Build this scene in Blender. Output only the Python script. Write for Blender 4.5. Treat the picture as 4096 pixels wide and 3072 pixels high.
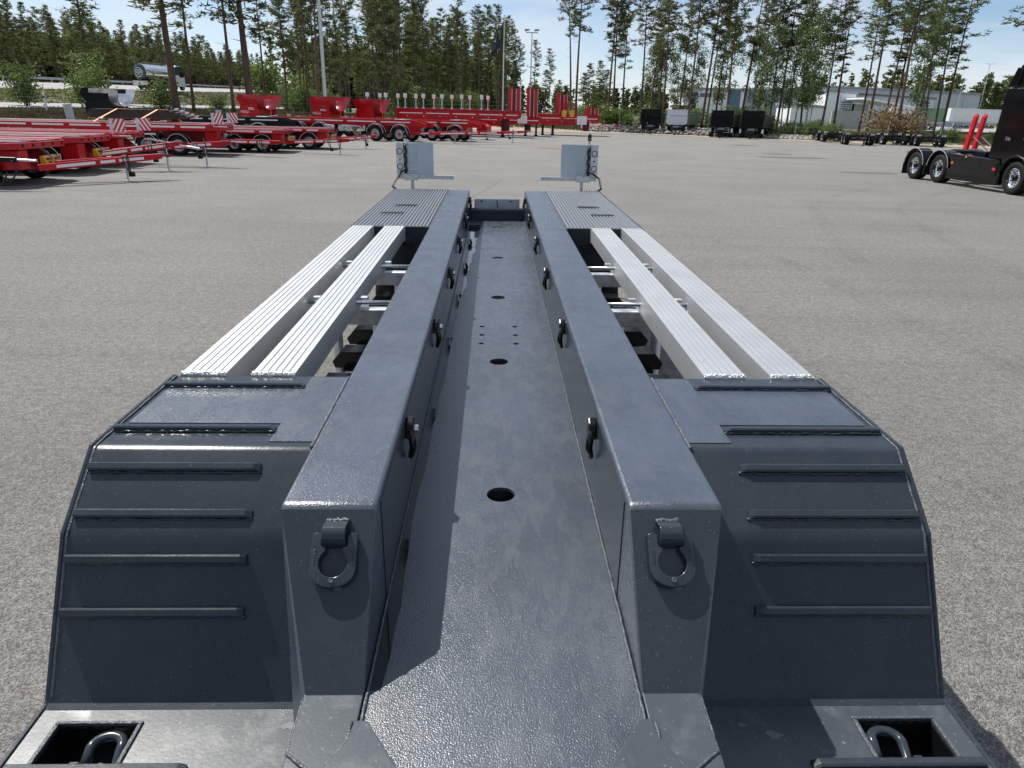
import bpy, math, random
from mathutils import Vector, Matrix, noise
random.seed(7)
for o in list(bpy.data.objects): bpy.data.objects.remove(o)
SC = bpy.context.scene
COL = SC.collection
rad = math.radians

# ---------------------------------------------------------------- camera
FPX, IMW, IMH = 2840.0, 4096, 3072
EYE = 2.19
def cam_axes(vpx, vpy, roll):
    """camera axes (right, up, forward) written in a frame whose Y axis runs to the given vanishing point"""
    yw = Vector((vpx - IMW/2, IMH/2 - vpy, FPX)).normalized()
    a = rad(roll)
    h = Vector((math.cos(a), -math.sin(a), 0))
    up = h.cross(yw).normalized()
    if up.y < 0: up = -up
    xw = yw.cross(up)
    if xw.x < 0: xw = -xw
    return Matrix(((xw.x, yw.x, up.x), (xw.y, yw.y, up.y), (xw.z, yw.z, up.z)))
MG = cam_axes(1982, 441, 1.4)          # yard frame
MT = cam_axes(1982, 412, 0.9)          # trailer frame (the trailer stands slightly nose-down)
cam = bpy.data.cameras.new('camera'); camo = bpy.data.objects.new('camera', cam); COL.objects.link(camo)
cam.sensor_width = 36; cam.lens = 36*FPX/IMW; cam.clip_start = .05; cam.clip_end = 6000
rw, uw, fw = Vector(MG[0]), Vector(MG[1]), Vector(MG[2])
m = Matrix.Identity(4)
for i in range(3):
    m[i][0] = rw[i]; m[i][1] = uw[i]; m[i][2] = -fw[i]
m[2][3] = EYE
camo.matrix_world = m
SC.camera = camo
SC.render.resolution_x = 1024; SC.render.resolution_y = 768

# ---------------------------------------------------------------- sky and sun
SUNV = Vector((.52, -.49, -1)).normalized()      # direction the light travels
el = math.asin(-SUNV.z); az = math.atan2(-SUNV.x, -SUNV.y)   # azimuth measured from +Y towards +X
W = bpy.data.worlds.new('World'); SC.world = W; W.use_nodes = True
nt = W.node_tree; nt.nodes.clear()
def N(nt, t, **kw):
    n = nt.nodes.new(t)
    for k_, v_ in kw.items(): setattr(n, k_, v_)
    return n
out = N(nt, 'ShaderNodeOutputWorld'); bg = N(nt, 'ShaderNodeBackground')
sky = N(nt, 'ShaderNodeTexSky', sky_type='NISHITA'); sky.sun_disc = False
sky.sun_elevation = el; sky.sun_rotation = az; sky.air_density = .75; sky.dust_density = .2; sky.ozone_density = 1.6
bg.inputs['Strength'].default_value = .085
tc = N(nt, 'ShaderNodeTexCoord'); sep = N(nt, 'ShaderNodeSeparateXYZ')
nt.links.new(tc.outputs['Generated'], sep.inputs[0])
zz = N(nt, 'ShaderNodeMath', operation='ADD'); zz.inputs[1].default_value = .16; nt.links.new(sep.outputs['Z'], zz.inputs[0])
zm = N(nt, 'ShaderNodeMath', operation='MAXIMUM'); zm.inputs[1].default_value = .05; nt.links.new(zz.outputs[0], zm.inputs[0])
dx = N(nt, 'ShaderNodeMath', operation='DIVIDE'); dy = N(nt, 'ShaderNodeMath', operation='DIVIDE')
nt.links.new(sep.outputs['X'], dx.inputs[0]); nt.links.new(zm.outputs[0], dx.inputs[1])
nt.links.new(sep.outputs['Y'], dy.inputs[0]); nt.links.new(zm.outputs[0], dy.inputs[1])
cmb = N(nt, 'ShaderNodeCombineXYZ'); nt.links.new(dx.outputs[0], cmb.inputs[0]); nt.links.new(dy.outputs[0], cmb.inputs[1])
nz = N(nt, 'ShaderNodeTexNoise'); nz.inputs['Scale'].default_value = 1.15; nz.inputs['Detail'].default_value = 9; nz.inputs['Roughness'].default_value = .56; nz.inputs['Distortion'].default_value = .5
nt.links.new(cmb.outputs[0], nz.inputs['Vector'])
rp = N(nt, 'ShaderNodeValToRGB'); rp.color_ramp.elements[0].position = .34; rp.color_ramp.elements[1].position = .64
nt.links.new(nz.outputs['Fac'], rp.inputs[0])
cf = N(nt, 'ShaderNodeMath', operation='MULTIPLY'); cf.inputs[1].default_value = .82; nt.links.new(rp.outputs[0], cf.inputs[0])
mx = N(nt, 'ShaderNodeMixRGB'); mx.inputs[2].default_value = (6.6, 7.0, 7.6, 1)
nt.links.new(cf.outputs[0], mx.inputs[0]); nt.links.new(sky.outputs[0], mx.inputs[1])
nt.links.new(mx.outputs[0], bg.inputs[0]); nt.links.new(bg.outputs[0], out.inputs[0])
sd = bpy.data.lights.new('sun', 'SUN'); sd.energy = 4.2; sd.angle = rad(.53); sd.color = (1, .955, .89)
so = bpy.data.objects.new('sun', sd); COL.objects.link(so)
so.rotation_euler = SUNV.to_track_quat('-Z', 'Y').to_euler(); so.location = (-40, 40, 60)
vs = SC.view_settings; vs.view_transform = 'Standard'; vs.look = 'None'; vs.gamma = 1; vs.exposure = .5; vs.use_curve_mapping = False

# ---------------------------------------------------------------- materials
MATS = {}
def pm(name, col, rough=.5, metal=0., var=.12, scale=2.5, bump=0., bscale=60., coat=0., rvar=.0, spec=.5, orand=0., trans=0., detail=4, stretch=None, bdist=.01, dust=None, dots=None, drange=(.44,.68)):
    if name in MATS: return MATS[name]
    mt = bpy.data.materials.new(name); mt.use_nodes = True; t = mt.node_tree; b = t.nodes['Principled BSDF']
    b.inputs['Roughness'].default_value = rough; b.inputs['Metallic'].default_value = metal
    b.inputs['Coat Weight'].default_value = coat; b.inputs['Coat Roughness'].default_value = .06
    b.inputs['Specular IOR Level'].default_value = spec
    c = N(t, 'ShaderNodeTexCoord'); vec = c.outputs['Object']
    if stretch:
        mp = N(t, 'ShaderNodeMapping'); mp.inputs['Scale'].default_value = stretch; t.links.new(vec, mp.inputs[0]); vec = mp.outputs[0]
    n = N(t, 'ShaderNodeTexNoise'); n.inputs['Scale'].default_value = scale; n.inputs['Detail'].default_value = detail; n.inputs['Roughness'].default_value = .6
    t.links.new(vec, n.inputs['Vector'])
    r = N(t, 'ShaderNodeValToRGB')
    r.color_ramp.elements[0].position = .3; r.color_ramp.elements[1].position = .7
    r.color_ramp.elements[0].color = (*[x*(1-var) for x in col], 1); r.color_ramp.elements[1].color = (*[min(1, x*(1+var)) for x in col], 1)
    t.links.new(n.outputs['Fac'], r.inputs[0]); colout = r.outputs[0]
    if orand:
        oi = N(t, 'ShaderNodeObjectInfo'); hs = N(t, 'ShaderNodeHueSaturation')
        ma = N(t, 'ShaderNodeMapRange'); ma.inputs['To Min'].default_value = 1-orand; ma.inputs['To Max'].default_value = 1+orand
        t.links.new(oi.outputs['Random'], ma.inputs['Value']); t.links.new(ma.outputs[0], hs.inputs['Value']); t.links.new(colout, hs.inputs['Color']); colout = hs.outputs[0]
    if dust:
        dcol, damt, dscale, dstr, drough = dust
        dm = N(t, 'ShaderNodeMapping'); dm.inputs['Scale'].default_value = dstr; t.links.new(c.outputs['Object'], dm.inputs[0])
        dn = N(t, 'ShaderNodeTexNoise'); dn.inputs['Scale'].default_value = dscale; dn.inputs['Detail'].default_value = 12; dn.inputs['Roughness'].default_value = .72; dn.inputs['Distortion'].default_value = .4
        t.links.new(dm.outputs[0], dn.inputs['Vector'])
        dr = N(t, 'ShaderNodeMapRange'); dr.inputs['From Min'].default_value = drange[0]; dr.inputs['From Max'].default_value = drange[1]; dr.inputs['To Max'].default_value = damt
        t.links.new(dn.outputs['Fac'], dr.inputs['Value'])
        dx_ = N(t, 'ShaderNodeMixRGB'); dx_.inputs[2].default_value = (*dcol, 1); t.links.new(dr.outputs[0], dx_.inputs[0]); t.links.new(colout, dx_.inputs[1]); colout = dx_.outputs[0]
        rr_ = N(t, 'ShaderNodeMapRange'); rr_.inputs['From Max'].default_value = 1; rr_.inputs['To Min'].default_value = rough; rr_.inputs['To Max'].default_value = drough
        t.links.new(dr.outputs[0], rr_.inputs['Value']); t.links.new(rr_.outputs[0], b.inputs['Roughness']); rvar = 0
    if dots:            # dried rain spots: sparse pale rings
        dcol, dsc, damt = dots
        vv = N(t, 'ShaderNodeTexVoronoi'); vv.inputs['Scale'].default_value = dsc; t.links.new(c.outputs['Object'], vv.inputs['Vector'])
        sp_ = N(t, 'ShaderNodeSeparateColor'); t.links.new(vv.outputs['Color'], sp_.inputs[0])
        th = N(t, 'ShaderNodeMapRange'); th.inputs['From Min'].default_value = .62; th.inputs['From Max'].default_value = 1.0; th.inputs['To Min'].default_value = 0; th.inputs['To Max'].default_value = .30
        t.links.new(sp_.outputs[0], th.inputs['Value'])
        lt = N(t, 'ShaderNodeMath', operation='LESS_THAN'); t.links.new(vv.outputs['Distance'], lt.inputs[0]); t.links.new(th.outputs[0], lt.inputs[1])
        fa = N(t, 'ShaderNodeMath', operation='MULTIPLY'); fa.inputs[1].default_value = damt; t.links.new(lt.outputs[0], fa.inputs[0])
        dm2 = N(t, 'ShaderNodeMixRGB'); dm2.inputs[2].default_value = (*dcol, 1); t.links.new(fa.outputs[0], dm2.inputs[0]); t.links.new(colout, dm2.inputs[1]); colout = dm2.outputs[0]
    t.links.new(colout, b.inputs['Base Color'])
    if rvar:
        ma = N(t, 'ShaderNodeMapRange'); ma.inputs['From Min'].default_value = .3; ma.inputs['From Max'].default_value = .7
        ma.inputs['To Min'].default_value = rough-rvar; ma.inputs['To Max'].default_value = rough+rvar
        t.links.new(n.outputs['Fac'], ma.inputs['Value']); t.links.new(ma.outputs[0], b.inputs['Roughness'])
    if bump:
        n2 = N(t, 'ShaderNodeTexNoise'); n2.inputs['Scale'].default_value = bscale; n2.inputs['Detail'].default_value = 3
        t.links.new(c.outputs['Object'], n2.inputs['Vector'])
        bp = N(t, 'ShaderNodeBump'); bp.inputs['Strength'].default_value = bump; bp.inputs['Distance'].default_value = bdist
        t.links.new(n2.outputs['Fac'], bp.inputs['Height']); t.links.new(bp.outputs[0], b.inputs['Normal'])
    if trans:
        tr = N(t, 'ShaderNodeBsdfTranslucent'); ms = N(t, 'ShaderNodeMixShader'); ms.inputs[0].default_value = trans
        t.links.new(colout, tr.inputs[0]); o = t.nodes['Material Output']
        t.links.new(b.outputs[0], ms.inputs[1]); t.links.new(tr.outputs[0], ms.inputs[2]); t.links.new(ms.outputs[0], o.inputs[0])
    MATS[name] = mt
    return mt

# ---------------------------------------------------------------- mesh helpers
class MB:
    def __init__(s): s.v = []; s.f = []
    def add(s, vs, fs):
        b = len(s.v); s.v += [tuple(v) for v in vs]; s.f += [tuple(i+b for i in f) for f in fs]; return s
    def box(s, x0, x1, y0, y1, z0, z1):
        return s.add([(x0,y0,z0),(x1,y0,z0),(x1,y1,z0),(x0,y1,z0),(x0,y0,z1),(x1,y0,z1),(x1,y1,z1),(x0,y1,z1)],
                     [(0,3,2,1),(4,5,6,7),(0,1,5,4),(1,2,6,5),(2,3,7,6),(3,0,4,7)])
    def hexa(s, p): return s.add(p, [(0,3,2,1),(4,5,6,7),(0,1,5,4),(1,2,6,5),(2,3,7,6),(3,0,4,7)])
    def bar(s, p0, p1, w, h, up=(0,0,1)):
        """box beam from p0 to p1 (axis through its middle)"""
        p0 = Vector(p0); p1 = Vector(p1); d = (p1-p0).normalized(); u = Vector(up)
        sd_ = d.cross(u)
        if sd_.length < 1e-4: sd_ = Vector((1,0,0))
        sd_.normalize(); u = sd_.cross(d); a = sd_*w/2; b = u*h/2
        return s.hexa([p0-a-b, p0+a-b, p1+a-b, p1-a-b, p0-a+b, p0+a+b, p1+a+b, p1-a+b])
    def prism(s, poly, axis, a, b):
        """polygon in the plane across axis ('x': (y,z), 'y': (x,z), 'z': (x,y)) drawn out from a to b"""
        def P(u, w, t): return {'x': (t,u,w), 'y': (u,t,w), 'z': (u,w,t)}[axis]
        n = len(poly); vs = [P(u,w,a) for u,w in poly] + [P(u,w,b) for u,w in poly]
        fs = [tuple(range(n))[::-1], tuple(range(n, 2*n))] + [(i,(i+1)%n,(i+1)%n+n,i+n) for i in range(n)]
        return s.add(vs, fs)
    def tube(s, pts, r, n=8, caps=True):
        pts = [Vector(p) for p in pts]; rings = []
        rr = r if isinstance(r, (list, tuple)) else [r]*len(pts)
        prev = None; vs = []
        for i, p in enumerate(pts):
            d = (pts[min(i+1, len(pts)-1)] - pts[max(i-1, 0)]).normalized()
            if prev is None:
                u = Vector((0,0,1)) if abs(d.z) < .9 else Vector((1,0,0))
            else: u = prev
            a = d.cross(u)
            if a.length < 1e-5: a = d.cross(Vector((0,1,0)))
            a.normalize(); b = a.cross(d); prev = b
            for k_ in range(n):
                t = 2*math.pi*k_/n; vs.append(p + (a*math.cos(t)+b*math.sin(t))*rr[i])
        fs = []
        for i in range(len(pts)-1):
            for k_ in range(n):
                fs.append((i*n+k_, i*n+(k_+1)%n, (i+1)*n+(k_+1)%n, (i+1)*n+k_))
        if caps: fs += [tuple(range(n))[::-1], tuple(range((len(pts)-1)*n, len(pts)*n))]
        return s.add(vs, fs)
    def lathe(s, prof, n=24, axis='y', c=(0,0,0), closed=False):
        """profile of (radius, height) turned about the axis"""
        vs = []
        for r, h in prof:
            for k_ in range(n):
                t = 2*math.pi*k_/n; a, b = r*math.cos(t), r*math.sin(t)
                vs.append({'y': (c[0]+a, c[1]+h, c[2]+b), 'z': (c[0]+a, c[1]+b, c[2]+h), 'x': (c[0]+h, c[1]+a, c[2]+b)}[axis])
        fs = []; L = len(prof)
        for i in range(L if closed else L-1):
            j = (i+1) % L
            for k_ in range(n): fs.append((i*n+k_, i*n+(k_+1)%n, j*n+(k_+1)%n, j*n+k_))
        return s.add(vs, fs)
    def mesh(s, name):
        me = bpy.data.meshes.new(name); me.from_pydata(s.v, [], s.f); me.update(); return me
    def build(s, name, mat, parent=None, bevel=0, smooth=False, seg=2, auto=None, loc=None):
        o = bpy.data.objects.new(name, s.mesh(name)); COL.objects.link(o)
        o.data.materials.append(MATS[mat] if isinstance(mat, str) else mat)
        if parent: o.parent = parent
        if loc: o.location = loc
        if bevel:
            b = o.modifiers.new('bevel', 'BEVEL'); b.width = bevel; b.segments = seg; b.limit_method = 'ANGLE'; b.angle_limit = rad(30); b.harden_normals = False
        if smooth or auto:
            o.data.shade_smooth()
            if auto: o.data.set_sharp_from_angle(angle=rad(auto))
        return o
def inst(name, me, parent=None, loc=(0,0,0), rot=(0,0,0), scale=1):
    o = bpy.data.objects.new(name, me); COL.objects.link(o)
    if parent: o.parent = parent
    o.location = loc; o.rotation_euler = rot; o.scale = (scale,)*3 if not isinstance(scale, (tuple, list)) else scale
    return o
def tag(o, label=None, cat=None, group=None, kind=None):
    if label: o['label'] = label
    if cat: o['category'] = cat
    if group: o['group'] = group
    if kind: o['kind'] = kind
    return o
def thing(name, label, cat, loc=(0,0,0), rz=0, group=None):
    o = bpy.data.objects.new(name, None); COL.objects.link(o); o.empty_display_size = .2
    o.location = loc; o.rotation_euler = (0, 0, rad(rz)); return tag(o, label, cat, group)
def copy_tree(o, parent=None):
    c = o.copy(); COL.objects.link(c); c.parent = parent
    for ch in o.children: copy_tree(ch, c)
    return c
def textmesh(name, s, size, mat, parent, mtx, extrude=.002, align='CENTER'):
    cu = bpy.data.curves.new('tmp', 'FONT'); cu.body = s; cu.size = size; cu.extrude = extrude; cu.align_x = align; cu.align_y = 'CENTER'; cu.resolution_u = 2
    to = bpy.data.objects.new('tmp', cu); COL.objects.link(to)
    me = bpy.data.meshes.new_from_object(to.evaluated_get(bpy.context.evaluated_depsgraph_get()))
    bpy.data.objects.remove(to); bpy.data.curves.remove(cu)
    o = bpy.data.objects.new(name, me); COL.objects.link(o); me.materials.clear(); me.materials.append(MATS[mat]); o.parent = parent; o.matrix_local = mtx
    return o
def frame(origin, x, y):
    x = Vector(x).normalized(); y = Vector(y); z = x.cross(y).normalized(); y = z.cross(x)
    return Matrix(((x.x,y.x,z.x,origin[0]),(x.y,y.y,z.y,origin[1]),(x.z,y.z,z.z,origin[2]),(0,0,0,1)))
def ray(px, py):
    v = Vector((px-IMW/2, IMH/2-py, FPX)); return MG.transposed() @ v
def spot(px, Y):
    """yard x at distance Y of a given column of the photograph"""
    d = ray(px, 441+.0245*(px-1982)); return d.x*Y/d.y
def high(px, py, Y):
    d = ray(px, py); return EYE + d.z*Y/d.y

# paint, metal, rubber ...
pm('slate_paint', (.027,.036,.046), .20, 0, .10, 3, bump=.35, bscale=95, bdist=.0007, spec=.34, dust=((.060,.068,.076),.20,9,(1,1,1),.34), dots=((.10,.11,.12),95,.45))
pm('slate_dusty_sheen', (.052,.063,.074), .30, 0, .12, 3, bump=.3, bscale=95, bdist=.0007, spec=.6, dust=((.11,.12,.125),.45,11,(1,1,1),.45), drange=(.50,.66), dots=((.20,.21,.22),80,.4))  # level plates: paler base has sky sheen painted in, besides the dust film
pm('slate_grip', (.050,.066,.092), .27, 0, .22, 4, bump=1.0, bscale=240, bdist=.0014, spec=.9, detail=9, dust=((.105,.110,.116),.36,9,(1.5,.8,1),.46), drange=(.46,.70))
pm('slate_floor', (.044,.056,.074), .26, 0, .25, 3.2, bump=1.0, bscale=240, bdist=.0015, spec=.9, dust=((.115,.118,.122),.40,8,(2.0,.7,1),.48), drange=(.46,.70), detail=10, stretch=(1,.45,1))
pm('black_paint', (.006,.0065,.008), .25, 0, .15, 3, coat=.1, spec=.4)
pm('weld', (.075,.085,.10), .33, .0, .3, 60, bump=.5, bscale=150)
pm('dry_stain', (.105,.118,.130), .5, 0, .3, 30)
pm('aluminium', (.53,.545,.56), .46, .65, .06, 4, dust=((.42,.42,.41),.5,6,(3,.35,3),.6))
pm('alu_weld', (.78,.78,.77), .38, .75, .2, 60, bump=.8, bscale=130)
pm('groove', (.30,.31,.33), .55, .5)
pm('galvanised', (.55,.57,.60), .42, .75, .22, 22, rvar=.10)
pm('galv_grip', (.36,.38,.41), .38, .6, .45, 90, bump=.8, bscale=180, bdist=.003)
pm('grip_plate', (.040,.050,.066), .45, .2, .3, 40, bump=.6, bscale=200, bdist=.002)
pm('board_back', (.44,.50,.56), .38, .35, .05, 4, bump=.05, bscale=200)
pm('rubber', (.010,.010,.011), .75, 0, .25, 12, bump=.2, bscale=80, spec=.25)
pm('cable', (.012,.012,.013), .45)
pm('plastic_black', (.008,.008,.009), .5, 0, .2, spec=.25)
pm('lens_clear', (.55,.57,.58), .15, .2)
pm('amber', (.42,.13,.02), .2)
pm('red_paint', (.47,.004,.010), .30, 0, .12, 2, coat=.12, spec=.3, rvar=.05)
pm('red_dark', (.20,.006,.012), .38, 0, .2, 3, spec=.3)
pm('red_deck', (.40,.035,.050), .30, 0, .30, 3, rvar=.1, spec=.7, stretch=(.4,4,4))
pm('red_sheet', (.44,.012,.022), .34, 0, .1, 2, spec=.9)
pm('grey_deck', (.30,.275,.27), .38, 0, .30, 3, spec=.7, rvar=.08, stretch=(.4,4,4))
pm('reflective', (.78,.78,.76), .35, 0, .06, 10)
pm('white_paint', (.80,.80,.79), .32, 0, .06, 2)
pm('red_stripe', (.58,.02,.03), .35)
pm('yellow', (.72,.40,.02), .4, 0, .1)
pm('orange_strap', (.85,.28,.02), .6)
pm('wood', (.24,.13,.065), .75, 0, .35, 6)
pm('rust_steel', (.055,.038,.035), .55, .3, .5, 8)
pm('rim_steel', (.52,.53,.55), .32, .7, .1, 6)
pm('chrome', (.85,.86,.88), .10, 1.0, .03, 5)
pm('black_gloss', (.003,.003,.004), .10, 0, .1, 2, coat=.12, spec=.25)
pm('black_satin', (.006,.0065,.0075), .36, 0, .15, spec=.22)
pm('glass_dark', (.01,.012,.014), .04, 0, .05, coat=.5)
pm('steel_bright', (.66,.67,.69), .28, .85, .12, 10)
pm('blue_hub', (.02,.02,.025), .4)
pm('green_dark', (.012,.05,.045), .25, 0, .1, coat=.4)
# ================================================================ the slate-grey low-loader trailer in front
CX = .0275
XO, XB, XW = 1.2685, .5935, .3375       # half widths: outer edge, beam outside, channel wall
D, F, L = 1.19, .845, .61               # heights: deck, channel floor, low deck
R3 = MG.transposed() @ MT
TR = thing('low_loader_trailer', 'slate grey low loader trailer with central channel and aluminium rails, filling the foreground', 'trailer')
mw = R3.to_4x4(); mw.translation = Vector((0,0,EYE)) - (R3 @ Vector((0,0,EYE)))
TR.matrix_world = mw
S = (-1, 1)
def X(s, a): return CX + s*a
def xr(s, a, b):
    p, q = X(s, a), X(s, b); return (min(p,q), max(p,q))
rng = random.Random(3)
# channel floor with round and small holes
def plate_with_holes(x0, x1, y0, y1, z0, z1, holes, n=32):
    """one plate of strips between the rows, each hole an opening cut through it"""
    mb = MB(); ys = sorted(holes, key=lambda h: h[1]); cur = y0
    rows = []
    for h in ys:
        if rows and abs(rows[-1][0][1]-h[1]) < 1e-6: rows[-1].append(h)
        else: rows.append([h])
    def quad2(xa, xb, ya, yb):
        mb.box(xa, xb, ya, yb, z0, z1)
    for row in rows:
        r = max(h[2] for h in row)*1.25; yc = row[0][1]
        quad2(x0, x1, cur, yc-r); cur = yc+r
        xs = x0
        for (hx, hy, hr) in sorted(row):
            a = r
            if hx-a > xs+1e-5: quad2(xs, hx-a, yc-r, yc+r)
            # square cell with round opening
            ring = [(hx+hr*math.cos(2*math.pi*k/n), hy+hr*math.sin(2*math.pi*k/n)) for k in range(n)]
            sq = []
            for k in range(n):
                t = 2*math.pi*k/n; c_, s_ = math.cos(t), math.sin(t); q = a/max(abs(c_), abs(s_)); sq.append((hx+q*c_, hy+q*s_))
            vs = [(x,y,z1) for x,y in sq]+[(x,y,z1) for x,y in ring]+[(x,y,z0) for x,y in ring]
            fs = [(k,(k+1)%n,n+(k+1)%n,n+k) for k in range(n)] + [(n+k,n+(k+1)%n,2*n+(k+1)%n,2*n+k) for k in range(n)]
            mb.add(vs, fs); xs = hx+a
        quad2(xs, x1, yc-r, yc+r)
    quad2(x0, x1, cur, y1)
    return mb
holes = [(CX, y, .052) for y in (2.29, 3.74, 5.15, 6.60, 8.36)]
for yy in (4.06, 4.23, 4.41): holes += [(CX-.105, yy, .017), (CX+.105, yy, .017)]
plate_with_holes(X(-1,XW)+.001, X(1,XW)-.001, .45, 8.86, F-.012, F, holes).build('channel_floor', 'slate_floor', TR)
MB().box(X(-1,XW)+.02, X(1,XW)-.02, .6, 8.8, F-.42, F-.40).build('channel_underplate', 'black_paint', TR)
for s in S:
    # main beam: top plate, channel wall, outer wall and sloping front
    a, b = xr(s, XW, XB)
    mb = MB(); e = .006
    xi, xo = X(s, XW), X(s, XB); xf = X(s, .4825)
    ti = s*.010
    top = [(xi,1.655,D),(xo,1.655,D),(xo,9.0,D),(xi,9.0,D)]
    fr = [(xi,1.325,F+.004),(xf,1.325,F+.004)]
    vs = top + fr + [(xo,9.0,D-.48),(xi,9.0,D-.48),(xo,1.70,D-.48),(xi,1.20,F-.2),(xf,1.20,F-.2)]
    fs = [(0,1,2,3),(4,5,1,0),(1,8,6,2),(3,2,6,7),(0,3,7,9,4),(5,10,8,1),(4,9,10,5)]
    if s < 0: fs = [f[::-1] for f in fs]
    mb.add(vs, fs)
    mb.build('main_beam', 'slate_grip', TR, bevel=.012, seg=3, auto=35)
    # inside face of the beam, smooth paint, 2 mm proud
    MB().box(min(xi, xi-s*.003), max(xi, xi-s*.003), 1.70, 8.985, F+.003, D-.022).build('channel_wall', 'slate_paint', TR)
    fo = [(xi+s*.004,1.645,D-.0135),(xo-s*.004,1.645,D-.0135),(xf-s*.003,1.332,F+.0095),(xi+s*.004,1.332,F+.0095)]
    n_ = Vector((0,-.724,.69))*.003
    g = [Vector(p)+n_ for p in fo]
    MB().add(fo+g, [(4,5,6,7),(0,1,5,4),(1,2,6,5),(2,3,7,6),(3,0,4,7)]).build('beam_front', 'slate_paint', TR, auto=30)
    # low plate in front of the beam and its angled gusset
    p0, p1 = X(s, XW+.002), X(s, .4825)
    pl = [(p0,1.335),(p1,1.335),(X(s,.468),.6),(p0,.6)]
    MB().prism(pl if s > 0 else pl[::-1], 'z', F-.01, F+.008).build('front_plate', 'slate_dusty_sheen', TR, bevel=.003)
    gz = [(X(s,.345),1.245),(X(s,.315),1.245),(X(s,.205),1.08),(X(s,.205),.6),(X(s,.40),.6),(X(s,.40),1.10),(X(s,.352),1.19)]
    MB().prism(gz if s < 0 else gz[::-1], 'z', F+.009, F+.017).build('gusset_plate', 'slate_dusty_sheen', TR, bevel=.003)
    # welds
    def bead(pts, r, name='weld_bead'):
        mb = MB(); P = []
        for i in range(len(pts)-1):
            A, B_ = Vector(pts[i]), Vector(pts[i+1]); n = max(2, int((B_-A).length/.014))
            for j in range(n): P.append(A.lerp(B_, j/n))
        P.append(Vector(pts[-1]))
        P = [p+Vector((rng.uniform(-1,1),rng.uniform(-1,1),rng.uniform(-1,1)))*r*.18 for p in P]
        return mb.tube(P, [r*rng.uniform(.8,1.15) for _ in P], 6).build(name, 'weld', TR, smooth=True)
    bead([(xi-s*.006,1.10,F+.004),(xi-s*.006,8.8,F+.004)], .0045)
    bead([(xo,1.99,D-.003),(xo,2.60,D-.003)], .006)
    bead([(X(s,.352),1.245,F+.012),(X(s,.352),1.19,F+.012),(X(s,.40),1.10,F+.012),(X(s,.40),.7,F+.012)], .0045)
    bead([(X(s,.40),1.10,F+.012),(X(s,.478),1.16,F+.010)], .004)
    bead([(xf,1.325,F+.003),(X(s,.47),.65,F+.003)], .004)
    # bent cover plate over the front of the wheels
    prof = [(2.605,D-.004),(2.02,D-.004),(2.0,D-.006),(1.982,D-.014),(1.79,1.027),(1.772,1.008),(1.758,.985),(1.552,.632),(1.540,.616),(1.522,L)]
    low = [(1.522,L-.012),(1.535,.60),(1.548,.613),(1.745,.955),(1.765,.995),(1.785,1.013),(1.975,1.165),(2.0,D-.018),(2.02,D-.018),(2.605,D-.018)]
    xa, xb = xr(s, .5, XO-.004)
    MB().prism(prof+low, 'x', xa, xb).build('front_cover', 'slate_paint', TR, auto=25)
    # grip paint patch on top of the cover
    gx = xr(s, .635, 1.235)
    MB().box(gx[0], gx[1], 2.165, 2.47, D-.003, D-.001).build('grip_patch', 'slate_grip', TR)
    MB().box(*xr(s,.597,.735), 2.03, 2.59, D-.003, D-.0012).build('grip_patch', 'slate_grip', TR)
    # outer side plate that follows the bent cover
    side = [(2.61,D+.001),(2.0,D+.001),(1.775,1.018),(1.545,.618),(1.538,.615),(.45,.615),(.45,.47),(1.5,.47),(2.61,.62)]
    xa, xb = xr(s, XO-.003, XO+.009)
    MB().prism(side, 'x', xa, xb).build('side_plate', 'slate_paint', TR, bevel=.003)
    bead([(X(s,XO-.012),2.6,D),(X(s,XO-.012),2.0,D-.002),(X(s,XO-.012),1.775,1.015),(X(s,XO-.012),1.545,.618)], .004)
    # low deck with a lashing pocket
    pa, pb = (.985, 1.195); py0, py1 = 1.345, 1.470
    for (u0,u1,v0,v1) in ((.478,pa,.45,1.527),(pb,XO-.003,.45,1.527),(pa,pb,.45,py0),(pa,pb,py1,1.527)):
        x0, x1 = xr(s, u0, u1); MB().box(x0, x1, v0, v1, L-.012, L-.001).build('low_deck_plate', 'slate_dusty_sheen', TR)
    pk = MB(); x0, x1 = xr(s, pa, pb)
    pk.box(x0-.006,x0,py0-.006,py1+.006,L-.10,L-.004).box(x1,x1+.006,py0-.006,py1+.006,L-.10,L-.004).box(x0,x1,py0-.006,py0,L-.10,L-.004).box(x0,x1,py1,py1+.006,L-.10,L-.004).box(x0-.006,x1+.006,py0-.006,py1+.006,L-.106,L-.10)
    pocket = pk.build('lashing_pocket', 'black_paint', TR)
    fr_ = MB()
    for (u0,u1,v0,v1) in ((x0-.012,x1+.012,py1,py1+.010),(x0-.012,x1+.012,py0-.010,py0),(x0-.012,x0,py0,py1),(x1,x1+.012,py0,py1)): fr_.box(u0,u1,v0,v1,L-.001,L+.006)
    fr_.build('pocket_rim', 'weld', pocket, bevel=.003)
    # ring in the pocket
    cxp = X(s, 1.075); rp_ = []
    for k in range(19):
        t = math.pi*k/18; rp_.append((cxp-s*.03+.040*math.cos(t), 1.412+.036*math.sin(t), L-.016))
    rp_ = [(cxp-s*.03-.030,1.352,L-.05),(cxp-s*.03+.040,1.356,L-.045)]+rp_+[(cxp-s*.03-.040,1.356,L-.045)]
    MB().tube(rp_, .0135, 10).build('pocket_ring', 'slate_paint', pocket, smooth=True)
    MB().lathe([(.0,.0),(.024,.0),(.024,.02),(.012,.022),(0,.022)], 16, 'z', (cxp, 1.395, L-.10)).build('pocket_bolt', 'steel_bright', pocket, auto=30)
    MB().box(cxp+s*.038,cxp+s*.066,1.36,1.40,L-.1,L-.05).build('ring_bracket', 'slate_paint', pocket, bevel=.004)
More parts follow.
